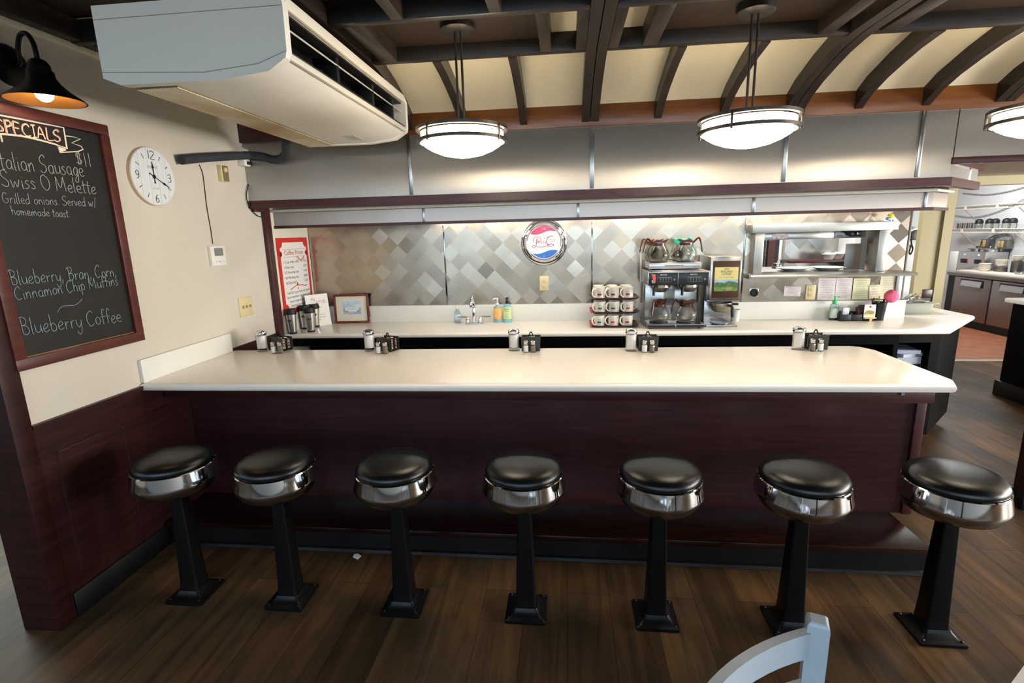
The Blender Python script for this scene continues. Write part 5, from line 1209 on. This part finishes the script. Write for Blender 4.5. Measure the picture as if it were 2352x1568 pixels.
oz = thing('desk_organizer', 'black desktop organiser by the sanitizer bottle', 'organiser', (2.155, oy, ZB))
q = MB()
for x0, x1 in ((-.112, -.034), (-.030, .045), (.05, .125)):
    q.box(x0, x1, -.035, -.031, 0, .05, .001); q.box(x0, x1, -.035, .04, 0, .004); q.box(x0, x0+.004, -.031, .04, 0, .06); q.box(x1-.004, x1, -.031, .04, 0, .06)
obj('front_bins', q, M_matt, oz)
obj('back_panel', MB().prism([(-.112, 0), (.125, 0), (.125, .112), (.05, .112), (.03, .065), (-.085, .065), (-.112, .09)], .038, .042, 'y'), M_matt, oz)
def inbox(nm, lb, cat, x0, x1, y0, y1, z0, z1, m_): 
    return solo(nm, MB().box(2.155+x0, 2.155+x1, oy+y0, oy+y1, ZB+z0, ZB+z1, .001), m_, lb, cat)
inbox('card_box', 'small white and blue box in the left bin of the organiser', 'box', -.09, -.045, -.02, .005, .005, .10, mat('blue_white_box', 'e8e2e0', .5, col2='4a86b8', sc=16))
inbox('black_packet', 'black packet with red mark standing in the organiser', 'packet', .018, .040, -.02, .02, .005, .10, mat('black_red_packet', '1c1b1b', .4, col2='7a2a26', sc=14))
cdq = thing('business_card_stand', 'white card with a food picture and red emblem on the organiser front', 'card', (2.155+.088, oy-.04, ZB))
wobj('card', MB().box(2.155+.048, 2.155+.128, oy-.041, oy-.038, ZB+.028, ZB+.125, .001), M_pap, cdq)
Mx = basis((2.155+.088, oy-.0412, ZB), (1, 0, 0), (0, 0, 1))
q = MB(); q.lathe([(0, 0), (.008, 0), (.008, .0008), (0, .0008)], 16, M=Mx @ T(0, .110, 0)); wobj('emblem', q, M_red, cdq)
q = MB(); q.prism([(-.036, .052), (.036, .052), (.03, .06), (.034, .072), (.01, .082), (-.012, .083), (-.03, .073), (-.036, .062)], 0, .0009, M=Mx); wobj('food_picture', q, mat('food_print', '7a5a26', .5, col2='b0a050', sc=120), cdq)
q = MB(); q.prism([(-.037, .036), (.037, .036), (.034, .054), (-.034, .054)], 0, .0008, M=Mx); wobj('plate_picture', q, mat('plate_print', 'c9d0ae', .5), cdq)
wobj('wooden_foot', MB().box(2.155+.05, 2.155+.134, oy-.052, oy-.041, ZB+.020, ZB+.030, .002), mat('light_wood', 'c9a878', .5), cdq); wobj('wooden_foot', MB().box(2.155+.086, 2.155+.104, oy-.052, oy-.044, ZB, ZB+.022, .002), MATS['light_wood'], cdq)
pcx2, pcy2 = 2.335, 4.075
cp_ = thing('pen_cup', 'black pen cup at the right end of the organiser', 'cup', (pcx2, pcy2, ZB))
obj('cup', MB().lathe([(0, 0), (.036, 0), (.048, .120), (.050, .125), (.050, .138), (.046, .138), (.034, .006), (0, .006)], 24), mat('smoky_black_plastic', '1b1d20', .25), cp_)
pn = ['black pen leaning left in the pen cup', 'black pen at the back of the pen cup', 'black pen leaning right in the pen cup', 'black pen in the middle of the pen cup']
for i, (dx, dy, tx_, ty_, col, lb) in enumerate(((-.02, .0, -.035, .02, M_matt, pn[0]), (.0, .02, -.01, .05, M_matt, pn[1]), (.02, .01, .045, .03, M_matt, pn[2]), (.01, -.01, .015, -.005, M_matt, pn[3]), (-.008, -.01, -.012, -.012, mat('lime_plastic', '9fd43c', .4), 'lime green pen sticking up from the pen cup'))):
    a = Vector((pcx2+dx*.6, pcy2+dy*.6, ZB+.008)); b3 = Vector((pcx2+dx*.6+tx_, pcy2+dy*.6+ty_, ZB+(.185 if i == 4 else .160)))
    p_ = thing('pen', lb, 'pen', tuple(a), 0, 'pens in the black cup'); wobj('barrel', MB().tube([a, a.lerp(b3, .85)], .0042, 8), col, p_); wobj('cap', MB().tube([a.lerp(b3, .85), b3], [.0048, .004], 8), col, p_)
pq = thing('pompom_pen', 'pen topped with a fluffy hot pink ball in the black cup', 'pen', (pcx2+.02, pcy2-.015, ZB+.01))
a = Vector((pcx2+.015, pcy2-.01, ZB+.008)); b3 = Vector((pcx2+.045, pcy2-.028, ZB+.160))
wobj('barrel', MB().tube([a, b3], .004, 8), M_matt, pq)
q = MB(); V0 = len(q.v); q.ell((0, 0, 0), .047, .047, .047, 28, 18)
for v_ in q.v: v_ *= 1+random.uniform(-.07, .05); v_ += b3+Vector((.012, -.004, .022))
wobj('pompom', q, mat('hot_pink_fluff', 'ff6f96', .9, var=.12, sc=40), pq)
# small yellow toy on the pass frame
ty = thing('toy_figurine', 'tiny yellow flower figurine perched on the right end of the pass frame', 'figurine', (2.345, 4.085, 1.612)); ty.scale = (.85, .85, .85)
obj('head', MB().ell((0, 0, .040), .019, .016, .018), mat('toy_yellow', 'e6d648', .5), ty)
for k2 in range(5):
    a = .3+k2*.6; obj('petal', MB().ell((.022*math.cos(a), .004, .040+.021*math.sin(a)), .008, .006, .008, 10, 6), MATS['toy_yellow'] if k2 % 2 else mat('toy_gold', 'd8ae2c', .5), ty)
obj('body', MB().ell((-.022, .004, .022), .016, .012, .014), mat('toy_blue', '4d8fc9', .5), ty)
for s in (-1, 1): obj('foot', MB().ell((.006+s*.012, -.004, .007), .009, .008, .007, 10, 6), mat('toy_lilac', 'c7a6cf', .5), ty)
# tub of cutlery
tbx, tby = 2.765, 4.45
tb_ = thing('cutlery_tub', 'pale grey bus tub heaped with cutlery on the counter end', 'tub', (tbx, tby, ZB))
def rrect(hx, hy, z, r=.03):
    out = []
    for cx, cy2, a0 in ((hx-r, hy-r, 0), (-hx+r, hy-r, PI/2), (-hx+r, -hy+r, PI), (hx-r, -hy+r, 1.5*PI)):
        for k2 in range(5): a = a0+PI/2*k2/4; out.append((cx+r*math.cos(a), cy2+r*math.sin(a), z))
    return out
obj('bin', MB().loft([rrect(.118, .085, .0), rrect(.13, .097, .012), rrect(.142, .108, .075), rrect(.165, .128, .078), rrect(.167, .130, .083), rrect(.150, .114, .085), rrect(.136, .103, .080), rrect(.125, .09, .014)]), mat('bus_tub_grey', 'a4aaa0', .4, var=.02), tb_)
cuts = []
for nm in ('fork', 'spoon', 'knife'):
    t = thing(nm, nm, nm, (tbx, tby, ZB+.1), 0, 'cutlery heaped in the tub')
    hm = MB(); hm.prism([(-.10, -.0035), (.0, -.0028), (.045, -.003), (.045, .003), (.0, .0028), (-.10, .0035), (-.105, 0)], -.0009, .0009)
    obj('handle', hm, M_steel, t)
    h2 = MB()
    if nm == 'spoon': h2.ell((.068, 0, -.002), .026, .014, .004, 14, 8)
    elif nm == 'knife': h2.prism([(.045, -.004), (.12, -.006), (.128, .003), (.045, .006)], -.0006, .0006)
    else:
        h2.prism([(.045, -.004), (.062, -.011), (.07, -.011), (.07, .011), (.062, .011), (.045, .004)], -.0009, .0009)
        for k2 in range(4): h2.box(.07, .098, -.011+k2*.0066, -.0085+k2*.0066, -.0007, .0007)
    obj({'fork': 'tines', 'spoon': 'bowl', 'knife': 'blade'}[nm], h2, M_steel, t); cuts.append(t)
cnt = {}
pos = ['at the front left', 'at the back left', 'in the middle', 'at the front', 'at the back', 'at the right', 'on top of the heap', 'low in the heap', 'near the left rim']
for i in range(27):
    k2 = i % 3; o = cuts[k2] if i < 3 else dup(cuts[k2], (0, 0, 0)); nm = ('fork', 'spoon', 'knife')[k2]
    lay = i//9; o.location = (tbx-.055+.036*(i % 4)-.015*lay, tby-.06+.04*((i*5) % 4), ZB+.070+.016*lay+.004*(i % 3)); o.rotation_euler = (random.uniform(-.5, .5), random.uniform(-.42, -.08)*(1 if lay else .3), random.uniform(-.7, .7))
    cnt[nm] = cnt.get(nm, -1)+1; o['label'] = 'steel %s lying %s of the bus tub' % (nm, pos[cnt[nm] % 9])
# ================================================================== kitchen beyond the passage
pil = MB(); pil.box(3.03, 3.105, 4.83, 4.88, 0, 2.3); pil.box(3.20, 3.275, 4.83, 4.88, 0, 2.3); pil.box(3.105, 3.20, 4.85, 4.88, 0, 2.3)
struct('wall_pilaster', pil, M_pale, label='pale yellow panelled wall end')
struct('trim_24', MB().box(3.03, 3.275, 4.82, 4.89, 2.0, 2.3), M_pale)
dk = MB(); dk.box(3.106, 3.199, 4.840, 4.85, .40, 1.02); dk.box(3.106, 3.195, 4.835, 4.85, .945, 1.02, .002); struct('trim_25', dk, mat('dark_brown_panel', '2e150d', .35))
struct('trim_26', MB().box(3.31, 6.6, 4.751, 4.86, 1.885, 2.3), M_pale)
struct('wall_white_inner', MB().box(2.96, 3.34, 5.6, 5.66, 0, 2.3), M_white)
wa = thing('white_appliance', 'white upright cabinet seen past the steel wall edge', 'cabinet', (3.12, 5.2, 0))
wobj('body', MB().box(2.95, 3.40, 5.18, 5.58, .72, 1.72, .004), mat('appliance_white', 'aab1b1', .35, var=.02), wa); wobj('door', MB().box(2.97, 3.24, 5.165, 5.18, .78, 1.12, .003), mat('appliance_door', 'b4bbbd', .35), wa); wobj('base', MB().box(2.96, 3.38, 5.2, 5.56, 0, .72), M_cab, wa)
hp_ = thing('charging_phone', 'black handset hanging with a coiled lead on the white cabinet', 'phone', (3.17, 5.16, 1.36))
wobj('handset', MB().box(3.145, 3.205, 5.145, 5.178, 1.44, 1.53, .005), M_matt, hp_); wobj('handset_top', MB().prism([(3.10, 1.50), (3.20, 1.55), (3.205, 1.56), (3.10, 1.51)], 5.14, 5.165, 'y'), M_steel, hp_)
wobj('lead', MB().tube(smooth([(3.16, 5.16, 1.45), (3.165, 5.15, 1.40), (3.18, 5.15, 1.36), (3.165, 5.15, 1.31), (3.152, 5.15, 1.34), (3.165, 5.15, 1.40), (3.14, 5.155, 1.36), (3.13, 5.16, 1.25), (3.12, 5.16, 1.20)], 4), .006, 6), M_matt, hp_); wobj('plug', MB().box(3.10, 3.14, 5.145, 5.164, 1.18, 1.215, .003), M_matt, hp_)
# prep fridge along the right kitchen wall
fz = thing('prep_fridge', 'long stainless undercounter fridge with white worktop along the kitchen wall', 'refrigerator', (6.35, 7.6, 0))
M_fr = mat('fridge_steel', '8a7f79', .35, .85, var=.05, sc=4, stretch=(1, 1, 14))
wobj('carcass', MB().box(6.12, 6.585, 6.2, 8.95, .10, .79), M_matt, fz); wobj('kick_plate', MB().box(6.16, 6.585, 6.2, 8.95, 0, .10), M_matt, fz)
wobj('fascia', MB().box(6.10, 6.585, 6.2, 8.97, .765, .815, .003), M_steeld, fz)
wobj('cutting_board', MB().box(6.06, 6.36, 6.2, 8.72, .826, .862, .004), mat('pale_board', 'd6cbb8', .45), fz)
wobj('steel_top', MB().box(6.06, 6.585, 6.2, 8.99, .815, .826, .002), M_steel, fz)
hd_ = thing('prep_hood', 'sloping steel hood on the kitchen prep fridge right of the bowls', 'hood', (6.5, 7.1, .827)); wobj('sloped_cover', MB().prism([(6.36, .83), (6.585, .83), (6.585, 1.10), (6.52, 1.10)], 6.2, 7.95, 'y'), M_steeld, hd_)
wobj('hood_shelf', MB().box(6.44, 6.585, 6.2, 7.94, 1.10, 1.125, .003), M_pap, hd_)
for y0, y1 in ((8.06, 8.76), (7.34, 8.03), (6.62, 7.31)):
    d_ = wobj('door', MB().box(6.085, 6.12, y0, y1, .12, .755, .004), M_fr, fz); wobj('handle_recess', MB().box(6.082, 6.086, y0+.12, y1-.13, .625, .735, .002), M_matt, d_)
    wobj('handle', MB().prism([(6.083, .63), (6.06, .63), (6.072, .705), (6.083, .715)], y0+.15, y1-.16, 'y'), M_steel, d_)
fw_ = thing('food_warmer', 'stainless two-well food warmer with lidded pots on the kitchen bench', 'food warmer', (6.42, 8.75, .826))
wobj('case', MB().box(6.26, 6.58, 8.475, 9.02, .845, 1.135, .005), M_steel, fw_); wobj('foot_rail', MB().box(6.28, 6.56, 8.50, 8.99, .826, .845), M_matt, fw_)
for y in (8.60, 8.88):
    wobj('control', MB().box(6.252, 6.261, y-.065, y+.065, .955, 1.02, .003), M_matt, fw_); wobj('control_ring', MB().box(6.254, 6.2615, y-.072, y-.060, .95, 1.02, .002), M_red, fw_); wobj('sticker', MB().box(6.2575, 6.2605, y-.02, y+.02, 1.075, 1.10), M_pap, fw_)
for i, y in enumerate((8.62, 8.88)):
    t = thing('warmer_pot', ['right lidded steel pot in the food warmer', 'left lidded steel pot in the food warmer'][i], 'pot', (6.42, y, 1.135), 0, 'pots in the food warmer')
    wobj('pot', MB().lathe([(0, 1.136), (.112, 1.136), (.112, 1.165), (.118, 1.169), (.10, 1.18), (.03, 1.19), (0, 1.19)], 28, (6.42, y, 0)), M_steel, t); wobj('knob', MB().lathe([(.008, 1.188), (.008, 1.20), (.018, 1.204), (.014, 1.214), (0, 1.215)], 14, (6.42, y, 0)), M_matt if i else M_alu, t)
solo('ladle', MB().tube([(6.36, 8.75, 1.14), (6.36, 8.73, 1.24), (6.36, 8.725, 1.30)], [.006, .007, .011], 8), M_brown, 'brown-handled ladle standing between the two warmer pots', 'ladle')
solo('white_canister', MB().box(6.27, 6.5, 9.04, 9.22, .80, 1.12, .01), M_pap, 'white square canister left of the food warmer', 'canister')
bs_ = thing('soup_bowl', 'bowl', 'bowl', (0, 0, 0), 0, 'white bowls stacked on the kitchen bench'); obj('bowl', MB().lathe([(0, 0), (.040, 0), (.070, .035), (.076, .042), (.072, .043), (.066, .036), (.036, .006), (0, .006)], 28), M_cer, bs_)
first = True
for st_i, (x, y, n_, z0, nm) in enumerate(((6.20, 8.37, 5, .862, 'front'), (6.33, 8.25, 4, .935, 'middle'), (6.45, 8.13, 3, 1.02, 'rear'))):
    for k2 in range(n_):
        o = bs_ if first else dup(bs_, (0, 0, 0)); first = False
        o.location = (x, y, z0+.0185*k2); o['label'] = 'white bowl, %s of the %s stack by the food warmer' % (['lowest', 'second', 'third', 'fourth', 'topmost'][k2] if k2 < n_-1 else 'topmost', nm)
solo('bowl_riser', MB().box(6.28, 6.38, 8.19, 8.31, .862, .935, .003), M_steeld, 'low steel riser under the middle bowl stack', 'riser'); solo('bowl_riser', MB().box(6.40, 6.50, 8.07, 8.18, .827, 1.02, .003), M_steeld, 'taller steel riser under the rear bowl stack', 'riser')
pls = thing('oval_platter', 'platter', 'platter', (0, 0, 0), 0, 'platters on the hood shelf'); obj('dish', MB().lathe([(0, .0), (.10, .0), (.19, .032), (.192, .036), (.188, .037), (.098, .008), (0, .008)], 36, sx=.4, syy=1), M_cer, pls)
for k2, lb in enumerate(('lower white platter on the shelf over the kitchen fridge', 'upper white platter on the shelf over the kitchen fridge')):
    o = pls if k2 == 0 else dup(pls, (0, 0, 0)); o.location = (6.515, 7.72, 1.125+.022*k2); o['label'] = lb
solo('glass_dish', MB().lathe([(0, .862), (.05, .862), (.065, .90), (.067, .902), (.063, .90), (.047, .868), (0, .868)], 24, (6.2, 7.75, 0)), M_glass, 'clear glass dish on the kitchen cutting board', 'dish')
# wire shelves
def wire_shelf(z, lb, n_post):
    t = thing('wire_shelf', lb, 'shelf', (6.45, 8.0, z), 0, 'white wire shelves'); q = MB()
    for zz in (z, z-.055): q.tube([(6.30, 6.0, zz), (6.30, 9.9, zz)], .006, 6)
    q.tube([(6.585, 6.0, z), (6.585, 9.9, z)], .006, 6); wobj('rails', q, mat('shelf_wire_cream', 'd9cfb8', .5), t)
    q = MB()
    for i in range(60): y = 6.05+i*.0645; q.tube([(6.30, y, z+.004), (6.59, y, z+.004)], .0025, 4)
    wobj('deck_wires', q, MATS['shelf_wire_cream'], t)['kind'] = 'stuff'
    for i in range(n_post): y = 6.6+i*.62; wobj('upright', MB().box(6.294, 6.306, y-.018, y+.018, z-.055, z+.003), MATS['shelf_wire_cream'], t)
    for y in (6.9, 8.1, 9.1): wobj('brace', MB().tube([(6.31, y, z-.05), (6.59, y, z-.30)], .008, 6), mat('brace_grey', 'b9b4a6', .5), t)
wire_shelf(1.83, 'upper white wire shelf in the kitchen, empty', 6); wire_shelf(1.475, 'lower white wire shelf in the kitchen with jars and steel cups', 6)
jr = thing('lidded_jar', 'jar', 'jar', (0, 0, 0), 0, 'black-lidded jars on the wire shelf')
obj('glass', MB().lathe([(0, 0), (.045, 0), (.05, .01), (.05, .06), (.04, .078), (0, .078)], 20), M_glass, jr); obj('lid', MB().lathe([(.045, .072), (.052, .076), (.05, .112), (.038, .135), (.02, .145), (0, .147)], 20), M_matt, jr)
for i, (y, lb) in enumerate(((8.86, 'leftmost black-lidded jar on the lower wire shelf'), (8.70, 'second black-lidded jar from the left on the wire shelf'), (8.55, 'middle black-lidded jar on the wire shelf'), (8.39, 'fourth black-lidded jar from the left on the wire shelf'), (8.24, 'rightmost black-lidded jar on the wire shelf'))):
    o = jr if i == 0 else dup(jr, (0, 0, 0)); o.location = (6.38+.03*(i % 2), y, 1.4815); o['label'] = lb
kc = thing('steel_cup', 'cup', 'cup', (0, 0, 0), 0, 'steel cups on the wire shelf'); obj('cup', MB().lathe([(0, 0), (.036, 0), (.04, .003), (.043, .085), (.046, .088), (.041, .088), (.036, .006), (0, .006)], 22), M_steel, kc)
for i, (y, lb) in enumerate(((9.27, 'leftmost steel cup on the wire shelf, by the wall edge'), (9.17, 'second steel cup from the left on the wire shelf'), (9.07, 'third steel cup from the left on the wire shelf'), (8.97, 'steel cup beside the leftmost black-lidded jar'))):
    o = kc if i == 0 else dup(kc, (0, 0, 0)); o.location = (6.38, y, 1.4815); o['label'] = lb
for i, (y, z, lb) in enumerate(((8.88, 1.255, 'grey electrical box with twin outlets above the warmer pots'), (8.54, 1.25, 'grey electrical box with twin outlets right of the warmer'))):
    t = thing('outlet_box', lb, 'outlet', (6.6, y, z-.07)); wobj('box', MB().box(6.50, 6.585, y-.10, y+.06, z-.07, z+.06, .003), M_steeld, t)
    for dy in (-.02, .045): wobj('outlet_face', MB().box(6.494, 6.501, y+dy-.025, y+dy+.025, z-.055, z+.045, .002), mat('aged_yellow_plastic', 'c9b070', .4), t)
cq = MB(); cq.tube(smooth([(6.585, 9.7, 1.70), (6.585, 9.3, 1.66), (6.585, 8.9, 1.71), (6.585, 8.5, 1.84), (6.585, 8.2, 1.98)], 4), .006, 6); solo('wall_cable', cq, M_gink, 'thin grey cable sagging above the jars on the kitchen wall', 'cable')
cq = MB(); cq.tube(smooth([(6.585, 9.6, 2.06), (6.585, 9.1, 2.0), (6.585, 8.6, 2.03), (6.585, 8.2, 2.12), (6.585, 7.8, 2.28)], 4), .006, 6); solo('wall_cable', cq, M_gink, 'thin grey cable looping above the upper wire shelf', 'cable')
cq = MB(); cq.tube(smooth([(6.56, 9.1, 1.13), (6.56, 8.98, 1.25), (6.57, 8.8, 1.36), (6.58, 8.6, 1.40), (6.58, 8.5, 1.38), (6.55, 8.45, 1.31)], 4), .012, 6); solo('power_cord', cq, M_gink, 'thick grey power cord arching behind the food warmer', 'cord')
# black cabinet with white top, right of the passage
bk = thing('side_cabinet', 'black cabinet with white top right of the passage', 'cabinet', (4.35, 4.6, 0))
wobj('carcass', MB().box(4.02, 4.70, 4.05, 5.04, .14, .865), M_cab, bk); wobj('plinth', MB().box(3.99, 4.72, 4.02, 5.06, 0, .14, .003), M_black, bk); wobj('top', MB().box(3.98, 4.74, 4.0, 5.09, .865, .905, .008), M_top, bk)
# dark booth end at the right edge
bo_ = thing('booth_end', 'dark maroon booth end at the right photo edge behind the last stool', 'booth', (2.86, 2.97, 0))
wobj('panel', MB().box(2.545, 3.25, 2.90, 2.98, .10, 1.25, .004), M_mar, bo_); wobj('base', MB().box(2.54, 3.25, 2.895, 2.985, 0, .10, .003), M_black, bo_)
# ================================================================== foreground chair and table
cr = thing('dining_chair', 'grey-blue painted ladder-back chair in the bottom foreground', 'chair', (0, 0, 0))
Rp = Vector((.488, .922, 0)); Lp = Vector((.165, .655, 0)); ax = (Rp-Lp).normalized(); nb = Vector((-ax.y, ax.x, 0)); sd = -nb
for P_ in (Rp, Lp):
    q = MB(); Mx = T(P_.x, P_.y, 0) @ RZ(-.34); hw = .0195
    q.loft([[(sx*a, sy2*a, z) for sx, sy2 in ((-1, -1), (1, -1), (1, 1), (-1, 1))] for a, z in ((hw, 0), (hw, .832), (hw*.96, .838), (hw*.66, .845))], M=Mx); obj('back_post', q, M_chair, cr)
def slat(z0, z1):
    N = 14; outer = []; inner = []
    for i in range(N+1):
        t = i/N; b_ = .042*4*t*(1-t); p = Lp.lerp(Rp, t)+nb*b_; outer.append(p+nb*.009); inner.append(p-nb*.009)
    V = [(p.x, p.y) for p in outer]+[(p.x, p.y) for p in inner[::-1]]; return MB().prism(V, z0, z1)
for z0, z1 in ((.765, .822), (.645, .702), (.53, .58)): obj('slat', slat(z0, z1), M_chair, cr, angle=.9)
q = MB(); c0 = Lp+sd*.0; q.prism([(Lp+ax*-.01+sd*.02)[:2], (Rp+ax*.01+sd*.02)[:2], (Rp+ax*.03+sd*.40)[:2], (Lp-ax*.03+sd*.40)[:2]][::1], .435, .46); obj('seat', q, M_chair, cr)
for P_ in (Rp+sd*.37, Lp+sd*.37): obj('leg', MB().box(-.019, .019, -.019, .019, 0, .435, .002, M=T(P_.x, P_.y, 0) @ RZ(math.atan2(ax.y, ax.x))), M_chair, cr)
e0 = Vector((.825, .894, 0)); ed = Vector((.79, .613, 0)).normalized(); en = Vector((ed.y, -ed.x, 0))
tb2 = thing('dining_table', 'white table corner showing in the bottom right corner', 'table', tuple(e0+en*.35)); 
q = MB(); q.prism([(e0-ed*.45)[:2], (e0-ed*.45+en*.75)[:2], (e0+ed*.45+en*.75)[:2], (e0+ed*.45)[:2]], .72, .75); wobj('top', q, M_top, tb2)
cb_ = e0+en*.40; wobj('pedestal', MB().lathe([(.25, 0), (.25, .015), (.04, .04), (.035, .70), (.12, .72), (0, .72)], 24, (cb_.x, cb_.y, 0)), M_iron, tb2)
sc_ = at(820, 1278, Z=0)
solo('paper_scrap', MB().prism([(sc_.x-.018, sc_.y-.008), (sc_.x+.012, sc_.y-.022), (sc_.x+.02, sc_.y+.005), (sc_.x-.004, sc_.y+.022), (sc_.x-.022, sc_.y+.015)], .0, .003), M_pap, 'torn white scrap on the floor by the toe kick', 'scrap')
